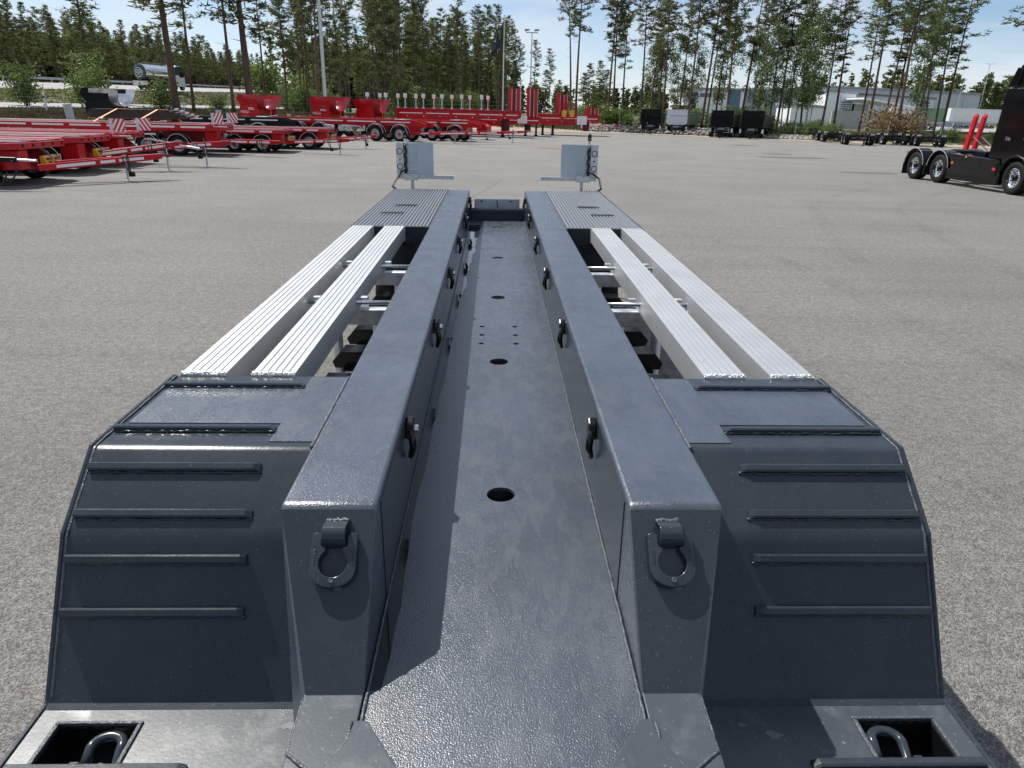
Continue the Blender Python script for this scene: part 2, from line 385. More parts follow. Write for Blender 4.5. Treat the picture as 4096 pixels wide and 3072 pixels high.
    # anti-slip bars
    def rib(y, z, ny, nz, h=.019, w=.026, r0=.737, r1=1.250):
        nv = Vector((0,ny,nz)).normalized(); tv = Vector((0,nv.z,-nv.y)); c = Vector((0,y,z))
        prof3 = [(-w/2,-.002),(w/2,-.002),(w/2,h-.004),(w/2-.005,h),(-w/2+.005,h),(-w/2,h-.004)]
        vs = []; xs = (X(s,r1), X(s,r0+.018), X(s,r0))
        for i, x in enumerate(xs):
            for (u, hh) in prof3:
                if i == 2: hh = min(hh, h*.45)
                q = c+tv*u+nv*hh; vs.append((x,q.y,q.z))
        n = 6; fs = [tuple(range(n)), tuple(range(2*n,3*n))[::-1]]
        for i in range(2):
            for k in range(n): fs.append((i*n+k, (i+1)*n+k, (i+1)*n+(k+1)%n, i*n+(k+1)%n))
        if s > 0: fs = [f[::-1] for f in fs]
        o = MB().add(vs, fs).build('anti_slip_bar', 'slate_paint', TR)
        q0 = c-tv*(w/2+.002)+nv*.003
        P = []
        nn = 46
        for j in range(nn+1):
            x = X(s, r0-.004+(r1-r0+.0)*j/nn); P.append(Vector((x, q0.y+rng.uniform(-.002,.002), q0.z+rng.uniform(-.002,.002))))
        MB().tube(P, [.0045*rng.uniform(.5,1.4) for _ in P], 6).build('weld_bead', 'slate_paint', o, smooth=True)
    rib(2.49, D-.003, 0, 1); rib(2.112, D-.003, 0, 1)
    nu = (-(2.0-1.77+.0)*0-.616, .788); nl = (-.867, .498)
    rib(1.940, 1.141, *nu); rib(1.823, 1.049, *nu); rib(1.740, .954, *nl); rib(1.666, .826, *nl)
    rib(1.325, L-.002, 0, 1, r0=.80)
    # aluminium rails
    for (r0, r1) in ((.806, .973), (1.073, 1.246)):
        h = .115; w = r1-r0; x0 = min(X(s,r0), X(s,r1)); z1 = D+.004
        top = [(0,0)]; ng = 5
        for k in range(1, ng+1):
            gx = w*k/(ng+1); top += [(gx-.0035,0),(gx-.0015,-.005),(gx+.0015,-.005),(gx+.0035,0)]
        top.append((w,0))
        poly = [(x0+u, z1+v) for u, v in top] + [(x0+w, z1-h),(x0, z1-h)]
        rail = MB().prism(poly, 'y', 2.618, 6.205).build('aluminium_rail', 'aluminium', TR)
        MB().box(x0-.001, x0+w+.001, 2.606, 2.6175, z1-h, z1+.001).build('rail_end_cap', 'alu_weld', rail, bevel=.003)
        P = [Vector((x0+.003+(w-.006)*j/24, 2.616+rng.uniform(-.003,.003), z1+.001)) for j in range(25)]
        MB().tube(P, [.008*rng.uniform(.7,1.2) for _ in P], 6).build('rail_weld', 'alu_weld', rail, smooth=True)
        MB().box(x0-.004, x0+w+.004, 6.196, 6.206, z1-h-.012, z1+.0).build('rail_flange', 'alu_weld', rail, bevel=.002)
        xi_ = x0+w if s < 0 else x0
        for yb in (3.93, 4.89):
            MB().box(xi_-s*.06, xi_-s*.02, yb+.012, yb+.05, D-.07, D-.035).build('rail_bolt', 'galvanised', TR, bevel=.004)
    # galvanised cross bars, rods and posts under the rails
    for yb in (3.93, 4.89):
        x0, x1 = xr(s, XB+.002, 1.21)
        MB().box(x0, x1, yb+.03, yb+.10, D-.205, D-.113).build('cross_bar', 'galvanised', TR, bevel=.006)
        MB().tube([(x0, yb, D-.062), (X(s,1.09) if s > 0 else x1, yb, D-.062)] if s > 0 else [(X(s,1.09), yb, D-.062), (x1, yb, D-.062)], .0115, 10).build('cross_rod', 'steel_bright', TR, smooth=True)
        for xp in (1.165, .70):
            MB().tube([(X(s,xp), yb+.065, .12), (X(s,xp), yb+.065, D-.206)], .036, 14).build('bar_post', 'galvanised', TR, auto=40)
    # black cross members below
    for yb in (2.75, 3.16, 3.57, 4.05, 4.50, 4.95, 5.35, 5.72, 6.05):
        x0, x1 = xr(s, XB-.05, .93)
        m_ = MB().box(x0, x1, yb-.07, yb+.07, .80, .812).box(x0, x1, yb-.005, yb+.005, .70, .80).box(x0, x1, yb-.07, yb+.07, .688, .70)
        m_.build('cross_member', 'black_paint', TR)
        MB().prism([(X(s,.93),.688),(X(s,.93),.812),(X(s,1.0),.73),(X(s,.985),.69)], 'y', yb-.004, yb+.004).build('member_end', 'black_paint', TR)
    x0, x1 = xr(s, XB+.002, XO-.01)
    MB().box(x0, x1, 2.585, 2.604, .72, D-.02).build('cover_back_plate', 'slate_paint', TR)
    MB().box(*xr(s, XB, .96), 4.75, 6.1, .40, .46).build('gap_dark_plate', 'black_paint', TR)  # solid black plate added to darken the gaps beneath the rails
    MB().tube([(X(s,.80),3.0,.42),(X(s,.80),4.5,.42)], .11, 14).build('air_tank', 'black_paint', TR, auto=40)
    # rear deck
    MB().box(x0, x1+.0, 6.21, 6.222, .80, D-.004).build('rear_bulkhead', 'slate_paint', TR)
    MB().box(*xr(s, XB+.001, XO), 6.222, 9.10, D-.05, D-.012).build('rear_deck_plate', 'grip_plate', TR)
    MB().box(*xr(s, XO-.012, XO+.002), 6.215, 9.105, .98, D-.002).build('rear_side_rail', 'slate_paint', TR, bevel=.003)
    for bx in (.80, 1.12):
        MB().box(*xr(s, bx-.07, bx+.10), 6.13, 6.21, D-.165, D-.15).build('rail_shelf', 'black_paint', TR)
    ridges = 21
    for k in range(ridges):
        xc = X(s, XB+.022 + (XO-XB-.05)*k/(ridges-1))
        vs = [(xc-.009,6.225,D-.0125),(xc-.004,6.225,D+.002),(xc+.004,6.225,D+.002),(xc+.009,6.225,D-.0125)]
        vs += [(x,9.095,z) for x,y,z in vs]
        MB().add(vs, [(0,1,5,4),(1,2,6,5),(2,3,7,6),(3,2,1,0),(4,5,6,7)]).build('grip_ridge', 'galv_grip', TR)
    for yk, xk in ((7.55, .93), (7.0, 1.0)):
        h_ = MB().box(*xr(s, xk-.10, xk+.10), yk-.036, yk+.036, D+.001, D+.006).build('hatch_slot', 'black_paint', TR)
        MB().box(*xr(s, xk+.10, xk+.13), yk-.03, yk+.012, D+.001, D+.006).build('hatch_latch', 'black_paint', h_)
    # hooks on the channel wall
    for yk in (2.27, 3.49, 4.72, 5.93, 7.2, 8.55):
        xi2 = xi-s*.003
        hk = MB().prism([(yk-.035,1.095),(yk-.020,1.15),(yk+.012,1.165),(yk+.035,1.13),(yk+.02,1.085)], 'x', min(xi2,xi2-s*.030), max(xi2,xi2-s*.030)).build('lashing_hook', 'black_paint', TR, bevel=.006)
        MB().tube([(xi2-s*.018,yk-.02,1.125),(xi2-s*.026,yk-.024,1.06),(xi2-s*.014,yk-.018,1.02)], [.012,.014,.010], 8).build('hook_lever', 'black_paint', hk, smooth=True)
        MB().lathe([(0,0),(.014,0),(.014,.012),(.007,.014),(0,.014)], 6, 'x', (xi2-s*.03, yk, 1.122)).build('hook_nut', 'steel_bright', hk)
    # D-ring on the sloping beam front (own frame on the slope: u across, v up the slope, w out of it)
    cr = Vector((X(s, .4365), 1.552, 1.083)); V_ = Vector((0,.69,.724)); Wn = Vector((0,-.724,.69)); U_ = Vector((1,0,0))
    ring = bpy.data.objects.new('lashing_ring', None); 
    def ringpt(u, v, w): return cr + U_*u + V_*v + Wn*w
    tilt = .05
    def rp3(u, v, w):
        u *= .98; v = .062+(v-.062)*.98
        return rp4(u, v, w)
    def rp4(u, v, w):           # ring plane leans out from the slope around its hinge (v=.06)
        dv = v-.058; return ringpt(u, .058+dv*math.cos(tilt)+w*math.sin(tilt)*0, .011-dv*math.sin(tilt)+w)
    outer = [(.044,.068),(.059,.066),(.060,-.028)]; 
    for k in range(1,12):
        t = math.pi*k/12; outer.append((.060*math.cos(t), -.030-.046*math.sin(t)))
    outer += [(-.060,-.028),(-.059,.066),(-.044,.068)]
    inner = [(.034,.062),(.034,.030),(.020,.028)]
    for k in range(0,15):
        t = rad(52)-(rad(52)+math.pi+rad(52))*k/14; inner.append((.038*math.cos(t), -.012+.038*math.sin(t)))
    inner += [(-.020,.028),(-.034,.030),(-.034,.062)]
    no, ni = len(outer), len(inner)
    # strip between outer and inner outlines, both faces and rims
    def resample(pl, n):
        ds = [0]
        for i in range(1,len(pl)): ds.append(ds[-1]+math.dist(pl[i],pl[i-1]))
        out_ = []
        for j in range(n):
            d_ = ds[-1]*j/(n-1); i = 1
            while i < len(pl)-1 and ds[i] < d_: i += 1
            t = (d_-ds[i-1])/max(1e-9, ds[i]-ds[i-1]); out_.append((pl[i-1][0]+(pl[i][0]-pl[i-1][0])*t, pl[i-1][1]+(pl[i][1]-pl[i-1][1])*t))
        return out_
    M_ = 44; oo = resample(outer, M_); ii = resample(inner, M_)
    vs = [rp3(u,v,.010) for u,v in oo]+[rp3(u,v,.013) for u,v in ii]+[rp3(u,v,-.006) for u,v in oo]+[rp3(u,v,-.006) for u,v in ii]
    fs = []
    for k in range(M_-1):
        fs += [(k,k+1,M_+k+1,M_+k),(k,2*M_+k,2*M_+k+1,k+1),(M_+k,M_+k+1,3*M_+k+1,3*M_+k),(2*M_+k,3*M_+k,3*M_+k+1,2*M_+k+1)]
    fs += [(0,M_,3*M_,2*M_),(M_-1,3*M_-1,4*M_-1,2*M_-1)]
    fs = [f[::-1] for f in fs]
    rg = MB().add(vs, fs).build('lashing_ring', 'slate_paint', TR, bevel=.003, auto=40)
    # loop that holds it
    arc = []
    for k in range(11):
        t = rad(-60)+rad(240)*k/10; arc.append((.062+.026*math.sin(t)*0+.024*math.cos(t), .016+.026*math.sin(t)))
    arc = [(.098,.004)]+[(.062+.024*math.cos(t), .018+.024*math.sin(t)) for t in [rad(a) for a in range(50, 221, 17)]]
    vs = []
    for (v, w) in arc:
        nrm = Vector((v-.062, w-.018)); nrm = nrm.normalized() if nrm.length > 1e-4 else Vector((0,1))
        for rr_ in (0, .007):
            for u in (-.030, .030): vs.append(ringpt(u-.0, v+nrm.x*rr_, w+nrm.y*rr_))
    fs = []; 
    for k in range(len(arc)-1):
        a_ = 4*k; b_ = 4*(k+1); fs += [(a_+2,a_+3,b_+3,b_+2),(a_,b_,b_+1,a_+1),(a_,a_+2,b_+2,b_),(a_+1,b_+1,b_+3,a_+3)]
    fs += [(0,1,3,2), tuple(4*(len(arc)-1)+q for q in (0,2,3,1))]
    lp = MB().add(vs, fs).build('ring_loop', 'slate_paint', rg, bevel=.002, auto=40)
    P = [ringpt(-.03+.06*j/10, .100+rng.uniform(-.002,.002), .006) for j in range(11)]
    MB().tube(P, [.008*rng.uniform(.8,1.2) for _ in P], 6).build('loop_weld', 'weld', rg, smooth=True)
    MB().lathe([(0,.0),(.008,0),(.006,.003),(0,.003)], 12, 'z').build('ring_boss', 'weld', rg).matrix_local = frame(rp3(0,-.057,.0115), U_, V_)
    for sx, word in ((-1,'NTP0008'),(1,'EN 12640')):
        yv = Vector((-1,0,0)) if sx > 0 else Vector((1,0,0))
        dn = (rp3(0,-.1,0)-rp3(0,0,0)).normalized()
        xv = dn if sx > 0 else dn
        textmesh('embossed_lettering', word, .0095, 'weld', rg, frame(rp3(sx*.0495,.004,.0125), xv, Vector((1,0,0))), .0008)
    bpy.data.objects.remove(ring)
    # wheels below the rear deck and their axles
# cross tube, number plate, marker boards at the rear end
MB().box(X(-1,XW), X(1,XW), 8.87, 8.95, F-.02, .955).tube([(X(-1,XW),8.905,.955),(X(1,XW),8.905,.955)], .038, 12).build('rear_cross_tube', 'slate_paint', TR, auto=40)
pl_ = MB().box(-.255, .305, 8.992, 8.998, .955, 1.088).build('rear_plate', 'board_back', TR, bevel=.003)
MB().tube([(CX-.005,8.985,1.075),(CX+.004,8.98,1.02),(CX+.01,8.97,.975)], .005, 6).build('plate_cable', 'cable', pl_)
for xx in (-.165, .195): MB().box(xx-.014,xx+.014,8.988,8.9915,1.055,1.067).build('plate_slot', 'black_paint', pl_)
for s in S:
    bxo, bxi = (1.252, .795); xl = lambda a: X(s, a)
    post = MB().box(*xr(s,1.042,1.082), 9.225, 9.255, .55, 1.31).build('board_post', 'galvanised', TR, bevel=.003)
    arm = MB().prism([(9.215,1.292),(9.255,1.292),(9.255,1.337),(9.215,1.337),(9.215,1.325),(9.222,1.325),(9.222,1.305),(9.215,1.305)], 'x', *xr(s,.545,1.247)).build('board_arm', 'galvanised', TR)
    MB().box(*xr(s,.985,1.165), 9.195, 9.213, 1.278, 1.352).build('arm_clamp', 'galvanised', arm, bevel=.003)
    for xx in (.56,.60,1.20,1.235): MB().lathe([(0,0),(.008,0),(.008,.004),(0,.004)], 8, 'y', (xl(xx),9.208,1.316)).build('arm_bolt', 'steel_bright', arm)
    bd = MB().box(*xr(s,bxi,bxo), 9.262, 9.268, 1.335, 1.725).build('marker_board', 'board_back', TR, bevel=.002)
    MB().box(*xr(s,1.160,1.250), 9.212, 9.2615, 1.34, 1.728).build('lamp_housing', 'galvanised', bd, bevel=.003)
    # raised frame of the back with three bays
    fr_ = MB().box(*xr(s,1.008,1.020), 9.250,9.2615,1.345,1.72)
    for zz_ in (1.395,1.498,1.602,1.708): fr_.box(*xr(s,1.020,1.158), 9.252,9.2615,zz_,zz_+.012)
    fr_.build('board_stiffener', 'galvanised', bd, bevel=.002)
    for zz_ in (1.62, 1.44):
        c_ = (xl(1.205), 9.211, zz_)
        MB().lathe([(0,-.004),(.027,-.004),(.030,0),(.030,.001)], 20, 'y', c_).build('lamp_back', 'lens_clear', bd, auto=40)
        MB().lathe([(.030,-.001),(.038,-.001),(.038,.0005),(.030,.0005)], 20, 'y', c_, closed=True).build('lamp_ring', 'rubber', bd)
    MB().lathe([(0,-.001),(.012,-.001),(.012,.001),(0,.001)], 4, 'y', (xl(1.205),9.2105,1.53)).build('housing_hole', 'black_paint', bd)
    P = [(xl(1.135+.008*math.sin(i*1.7)), 9.235+.006*math.cos(i*2.1), 1.70-.34*i/12) for i in range(13)]
    MB().tube(P, [.012+.006*((i*7)%3)/2 for i in range(13)], 8).build('wire_loom', 'cable', bd, smooth=True)
    lx = xl(1.138)
    MB().lathe([(.014,0),(.014,.02),(.020,.024),(.020,.03),(.012,.034),(.012,.05),(0,.05)], 12, 'z', (lx,9.24,1.725)).build('lamp_foot', 'steel_bright', bd, auto=40)
    MB().lathe([(.022,.045),(.024,.05),(.024,.10),(.020,.118),(.010,.128),(0,.13)], 14, 'z', (lx,9.24,1.725)).build('side_lamp', 'plastic_black', bd, auto=40)
    MB().box(lx-.017,lx+.017,9.213,9.22,1.785,1.805).build('lamp_lens', 'amber', bd)
    # spiral cable from the board down to the deck
    pts = [Vector((lx,9.22,1.40)), Vector((xl(1.19),9.18,1.385)), Vector((xl(1.27 if s>0 else 1.22),9.15,1.33)), Vector((xl(1.30),9.12,D+.02)), Vector((xl(1.235),9.10,D-.02))]
    P = []
    n = 130
    for i in range(n):
        t = i/(n-1)*(len(pts)-1.001); k = int(t); a_ = pts[k].lerp(pts[k+1], t-k)
        ph = i*1.25; P.append(a_+Vector((.011*math.cos(ph), .011*math.sin(ph), .004*math.sin(ph))))
    MB().tube(P, .0055, 5).build('spiral_cable', 'cable', bd, smooth=True)
# dried stains on the front plates and floor
for k in range(46):
    s = rng.choice(S); a = rng.uniform(.5, .97); y = rng.uniform(1.18, 1.50)
    r = rng.choice((.003,.004,.006,.012,.02)); ang = [2*math.pi*i/9 for i in range(9)]
    poly = [(X(s,a)+r*rng.uniform(.6,1.3)*math.cos(t), y+r*.7*rng.uniform(.6,1.3)*math.sin(t)) for t in ang]
    if 1.32 < y < 1.49 and .96 < a: continue
    MB().add([(u,v,L-.0005) for u,v in poly], [tuple(range(9))]).build('dried_spot', 'dry_stain', TR)

# the part of the trailer behind the photographer: low bed and gooseneck
MB().box(X(-1,XO), X(1,XO), -6.2, .44, L-.13, L-.002).build('low_bed', 'slate_paint', TR, bevel=.01)
MB().box(X(-1,XW), X(1,XW), -6.0, .44, L, F-.012).build('bed_spine', 'slate_floor', TR)
MB().prism([(-6.2,L-.1),(-6.2,1.0),(-6.9,1.75),(-10.4,1.75),(-10.4,1.25),(-7.2,1.2),(-6.9,L-.1)], 'x', X(-1,1.25), X(1,1.25)).build('gooseneck', 'slate_paint', TR, bevel=.03)
MB().box(X(-1,1.25), X(1,1.25), -6.96, -6.90, 1.75, 2.6).build('headboard', 'slate_paint', TR)
# rain water standing along the left wall of the channel
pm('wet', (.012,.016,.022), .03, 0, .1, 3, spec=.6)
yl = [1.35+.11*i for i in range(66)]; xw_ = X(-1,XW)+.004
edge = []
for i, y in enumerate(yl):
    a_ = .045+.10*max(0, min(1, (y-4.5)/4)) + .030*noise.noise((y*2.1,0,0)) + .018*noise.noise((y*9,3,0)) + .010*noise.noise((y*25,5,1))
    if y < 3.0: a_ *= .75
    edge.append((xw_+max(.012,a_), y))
vs = [(xw_, y, F+.0012) for y in yl]+[(x, y, F+.0012) for x, y in edge]; n = len(yl)
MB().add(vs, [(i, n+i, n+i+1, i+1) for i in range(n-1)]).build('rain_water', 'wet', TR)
# ================================================================ wheels shared by all vehicles
WH = {}
def wheel_meshes(r, w, rim_mat, hub_mat):
    key = (r, w, rim_mat, hub_mat)
    if key in WH: return WH[key]
    h = w/2; ri = r*.58
    tp = [(ri,-h*.80),(ri+.02,-h*.95),(r*.80,-h),(r*.93,-h*.96),(r*.985,-h*.82),(r,-h*.6),(r,-h*.22),(r*.985,-h*.18),(r*.985,h*.18),(r,h*.22),(r,h*.6),(r*.985,h*.82),(r*.93,h*.96),(r*.80,h),(ri+.02,h*.95),(ri,h*.80)]
    tm = MB().lathe(tp, 32).mesh('tyre'); tm.materials.append(MATS['rubber']); tm.shade_smooth(); tm.set_sharp_from_angle(angle=rad(50))
    rb = MB()
    for d in (-1, 1):
        rb.lathe([(ri+.006,d*h*.80),(ri+.010,d*h*.86),(ri-.012,d*h*.88),(ri-.02,d*h*.70),(ri*.90,d*h*.45),(ri*.72,d*h*.30),(ri*.60,d*h*.42),(ri*.42,d*h*.46),(.0,d*h*.46)], 32)
    rm = rb.mesh('rim'); rm.materials.append(MATS[rim_mat]); rm.shade_smooth(); rm.set_sharp_from_angle(angle=rad(40))
    hb = MB(); nb = MB()
    for d in (-1, 1):
        hb.lathe([(ri*.36,d*h*.45),(ri*.36,d*h*.62),(ri*.28,d*h*.80),(ri*.20,d*h*.88),(0,d*h*.90)], 18)
        for k in range(10):
            t = 2*math.pi*k/10; hb.lathe([(.016,d*h*.44),(.016,d*h*.58),(0,d*h*.58)], 6, 'y', (ri*.50*math.cos(t), 0, ri*.50*math.sin(t)))
            # dark hand holes in the disc
            t += math.pi/10
            nb.lathe([(ri*.115,0),(0,0)], 8, 'y', (ri*.78*math.cos(t), d*h*.385, ri*.78*math.sin(t)))
    hm = hb.mesh('hub'); hm.materials.append(MATS[hub_mat]); hm.shade_smooth(); hm.set_sharp_from_angle(angle=rad(40))
    nm = nb.mesh('hand_holes'); nm.materials.append(MATS['plastic_black'])
    WH[key] = (tm, rm, hm, nm); return WH[key]
def wheel(parent, x, y, r=.5, w=.36, rim='rim_steel', hub='red_paint', z=None):
    t, rmm, hm, nm = wheel_meshes(r, w, rim, hub)
    o = inst('wheel', t, parent, (x, y, r if z is None else z), (0, random.uniform(0,6), 0))
    inst('rim', rmm, o); inst('hub', hm, o); tag(inst('hand_holes', nm, o), kind='stuff')
    return o
def arc_fender(parent, x, y, r, w, mat='plastic_black', a0=15, a1=165, t=.02, trim=True, z=None, rwheel=.5):
    zc = rwheel if z is None else z
    pr = [];  n = 14
    for k in range(n+1):
        a = rad(a0+(a1-a0)*k/n); pr.append((x+r*math.cos(a), zc+r*math.sin(a)))
    qr = [(x+(r-t)*math.cos(rad(a0+(a1-a0)*k/n)), zc+(r-t)*math.sin(rad(a0+(a1-a0)*k/n))) for k in range(n, -1, -1)]
    o = MB().prism(pr+qr, 'y', y-w/2, y+w/2).build('mudguard', mat, parent, auto=30)
    if trim:
        for sy in (-1, 1):
            MB().tube([(u, y+sy*(w/2+.004), v) for u, v in pr], .012, 5).build('mudguard_trim', 'reflective', o)
    return o
for s in S:
    for yk in (6.9, 8.0):
        wheel(TR, X(s, 1.02), yk, .40, .26, 'rim_steel', 'black_satin').rotation_euler = (0, 0, rad(90))
    for yk in (1.95,):
        wheel(TR, X(s, 1.02), yk+.25, .36, .26, 'rim_steel', 'black_satin', z=.36).rotation_euler = (0, 0, rad(90))
for yk in (6.9, 8.0, 2.2): MB().box(X(-1,.9), X(1,.9), yk-.06, yk+.06, .32, .44).build('axle', 'black_paint', TR)
# ================================================================ ground: terrain, yard, roads
LOT = [(-30,-40),(-28,30),(-26,50),(-20,74),(-8,87),(9,86),(13.7,87.7),(32.3,72.6),(41.8,67.5),(62,58),(80,45),(95,-40)]
def inside(x, y):
    c = False; n = len(LOT); j = n-1
    for i in range(n):
        xi, yi = LOT[i]; xj, yj = LOT[j]
        if (yi > y) != (yj > y) and x < (xj-xi)*(y-yi)/(yj-yi)+xi: c = not c
        j = i
    return c
def outd(x, y):
    if inside(x, y): return 0.
    b = 1e9; n = len(LOT)
    for i in range(n):
        ax, ay = LOT[i]; bx, by = LOT[(i+1)%n]; dx_, dy_ = bx-ax, by-ay
        t = max(0, min(1, ((x-ax)*dx_+(y-ay)*dy_)/(dx_*dx_+dy_*dy_))); b = min(b, math.hypot(x-ax-t*dx_, y-ay-t*dy_))
    return b
def lerp(a, b, t): t = max(0, min(1, t)); return a+(b-a)*t
def hwx(y): return -49-.07*(y-80)
def hwz(y): return 3.05+.0155*(y-80) if y < 420 else 8.3
def terr(x, y):
    d = outd(x, y)
    if d == 0: return -.05
    b = min(1.0, .25*d)
    hx, hz = hwx(y), max(2.2, hwz(y))
    if x > -29: hl = b
    elif x > -37: hl = lerp(b, 1.45, (-29-x)/8)
    elif x > -46: hl = lerp(1.45, 1.75, (-37-x)/9)
    elif x > hx: hl = lerp(1.75, hz, ((-46-x)/(hx*-1-46))**1.3) if hx < -46 else hz
    else: hl = hz+.8*min(1, (hx-x)/11)
    hc = min(1.3, .16*d)
    hr = min(.22, .05*d)+.004*max(0, min(y, 260)-90)
    w1 = max(0, min(1, (x+34)/10)); h = hl*(1-w1)+hc*w1
    w2 = max(0, min(1, (x-4)/10)); h = h*(1-w2)+hr*w2
    return h
pm('grass', (.085,.092,.030), .9, 0, .45, .35, bump=.9, bscale=6, detail=10)
pm('grass_blades', (.16,.15,.05), .8, 0, .4, .25, trans=.3)
pm('heather', (.105,.085,.045), .85, 0, .5, .5, trans=.25)
pm('road_far', (.30,.30,.30), .85, 0, .06, .3)
pm('rock', (.30,.28,.26), .85, 0, .35, 3, bump=.4, bscale=9)
pm('dirt', (.30,.25,.19), .95, 0, .25, .8, bump=.5, bscale=8)
# asphalt with visible stones
am = bpy.data.materials.new('asphalt'); am.use_nodes = True; MATS['asphalt'] = am
t = am.node_tree; b = t.nodes['Principled BSDF']; b.inputs['Roughness'].default_value = .82; b.inputs['Specular IOR Level'].default_value = .35
c = N(t, 'ShaderNodeTexCoord')
vo = N(t, 'ShaderNodeTexVoronoi'); vo.inputs['Scale'].default_value = 115; t.links.new(c.outputs['Object'], vo.inputs['Vector'])
vo2 = N(t, 'ShaderNodeTexVoronoi'); vo2.inputs['Scale'].default_value = 230; t.links.new(c.outputs['Object'], vo2.inputs['Vector'])
n1 = N(t, 'ShaderNodeTexNoise'); n1.inputs['Scale'].default_value = .35; n1.inputs['Detail'].default_value = 8; t.links.new(c.outputs['Object'], n1.inputs['Vector'])
n3 = N(t, 'ShaderNodeTexNoise'); n3.inputs['Scale'].default_value = 14; n3.inputs['Detail'].default_value = 6; n3.inputs['Roughness'].default_value = .7; t.links.new(c.outputs['Object'], n3.inputs['Vector'])
mp = N(t, 'ShaderNodeMapping'); mp.inputs['Scale'].default_value = (.05, .9, 1); mp.inputs['Rotation'].default_value = (0,0,rad(12)); t.links.new(c.outputs['Object'], mp.inputs[0])
n4 = N(t, 'ShaderNodeTexNoise'); n4.inputs['Scale'].default_value = 1.3; n4.inputs['Detail'].default_value = 6; n4.inputs['Roughness'].default_value = .65; t.links.new(mp.outputs[0], n4.inputs['Vector'])
def ramp(src, p0, c0, p1, c1):
    r = N(t, 'ShaderNodeValToRGB'); e = r.color_ramp.elements; e[0].position = p0; e[0].color = (*c0,1); e[1].position = p1; e[1].color = (*c1,1); t.links.new(src, r.inputs[0]); return r.outputs[0]
def mul(a, b_):
    mm = N(t, 'ShaderNodeMixRGB', blend_type='MULTIPLY'); mm.inputs[0].default_value = 1; t.links.new(a, mm.inputs[1]); t.links.new(b_, mm.inputs[2]); return mm.outputs[0]
hs = N(t, 'ShaderNodeSeparateColor'); t.links.new(vo.outputs['Color'], hs.inputs[0])
cell = ramp(hs.outputs[0], .0, (.116,.112,.107), 1., (.318,.308,.293))
big = ramp(n1.outputs['Fac'], .35, (.92,.92,.92), .65, (1.07,1.065,1.055))
mid = ramp(n3.outputs['Fac'], .3, (.70,.70,.70), .7, (1.20,1.20,1.19))
strk = ramp(n4.outputs['Fac'], .30, (.88,.88,.88), .52, (1.0,1.0,1.0))
t.links.new(mul(mul(mul(cell, big), mid), strk), b.inputs['Base Color'])
bp = N(t, 'ShaderNodeBump'); bp.inputs['Strength'].default_value = .9; bp.inputs['Distance'].default_value = .0065
iv = N(t, 'ShaderNodeMath', operation='ADD'); t.links.new(vo.outputs['Distance'], iv.inputs[0]); t.links.new(vo2.outputs['Distance'], iv.inputs[1])
ng = N(t, 'ShaderNodeMath', operation='MULTIPLY'); ng.inputs[1].default_value = -1; t.links.new(iv.outputs[0], ng.inputs[0])
t.links.new(ng.outputs[0], bp.inputs['Height']); t.links.new(bp.outputs[0], b.inputs['Normal'])
# terrain sheet
xs = [-1500,-900,-600,-420,-320,-260,-220,-190,-170,-150,-135,-120,-110,-100,-94,-88,-82]+[-78+2*i for i in range(80)]+[90,100,115,130,150,180,220,300,400,600,900,1500]
ysl = [-300,-100,-40,-20,0,15]+[20+2.5*i for i in range(56)]+[165,175,190,205,225,250,280,320,370,420,500,700,1000,1800]
vsg = [(x, y, terr(x, y)) for y in ysl for x in xs]; nx = len(xs)
fsg = [(j*nx+i, j*nx+i+1, (j+1)*nx+i+1, (j+1)*nx+i) for j in range(len(ysl)-1) for i in range(nx-1)]
tag(MB().add(vsg, fsg).build('ground', 'grass', smooth=True), kind='structure')
tag(MB().add([(x,y,0) for x,y in LOT], [tuple(range(len(LOT)))]).build('asphalt_yard', 'asphalt'), kind='structure')
MB_e = MB()
# pale gravel verge round the yard
vg = []
for i in range(1, len(LOT)-2):
    pass
def strip(name, f0, f1, ys_, mat, dz=.03):
    v = []; 
    for y in ys_: 
        for fx in (f0, f1): x = fx(y); v.append((x, y, (max(terr(x,y), 0))+dz))
    return tag(MB().add(v, [(2*i,2*i+1,2*i+3,2*i+2) for i in range(len(ys_)-1)]).build(name, mat), kind='structure')
yy_ = list(range(10, 420, 6))
strip('frontage_road', lambda y: -37.2, lambda y: -45.8, yy_, 'road_far', .10)
strip('highway', lambda y: hwx(y)-.6, lambda y: hwx(y)-11, yy_, 'road_far', .07)
# dirt and stones along the edge of the yard on the far side
def edge_pts(i0, i1, n):
    out_ = []
    for i in range(i0, i1):
        ax, ay = LOT[i]; bx, by = LOT[i+1]
        for k in range(n): out_.append((ax+(bx-ax)*k/n, ay+(by-ay)*k/n))
    return out_
ep = edge_pts(2, 10, 8)
v = []
for (x, y) in ep:
    d_ = Vector((x-10, y-20)).normalized()
    for off in (-.6, 2.6): v.append((x+d_.x*off, y+d_.y*off, max(0, terr(x+d_.x*off, y+d_.y*off))+.02))
tag(MB().add(v, [(2*i,2*i+1,2*i+3,2*i+2) for i in range(len(ep)-1)]).build('dirt_verge', 'dirt'), kind='structure')
rg_ = random.Random(11)
def rock_at(mb, x, y, z, r):
    vs = [];
    for (a, b_, c_) in ((1,0,0),(-1,0,0),(0,1,0),(0,-1,0),(0,0,1),(0,0,-1)):
        q = r*rg_.uniform(.6,1.3); vs.append((x+a*q, y+b_*q, z+c_*q*.7))
    mb.add(vs, [(0,2,4),(2,1,4),(1,3,4),(3,0,4),(2,0,5),(1,2,5),(3,1,5),(0,3,5)])
mb = MB()
def lot_edge_y(px):
    """distance of the far yard edge in a given direction"""
    y = 40
    while inside(spot(px, y), y) and y < 120: y += .5
    return y
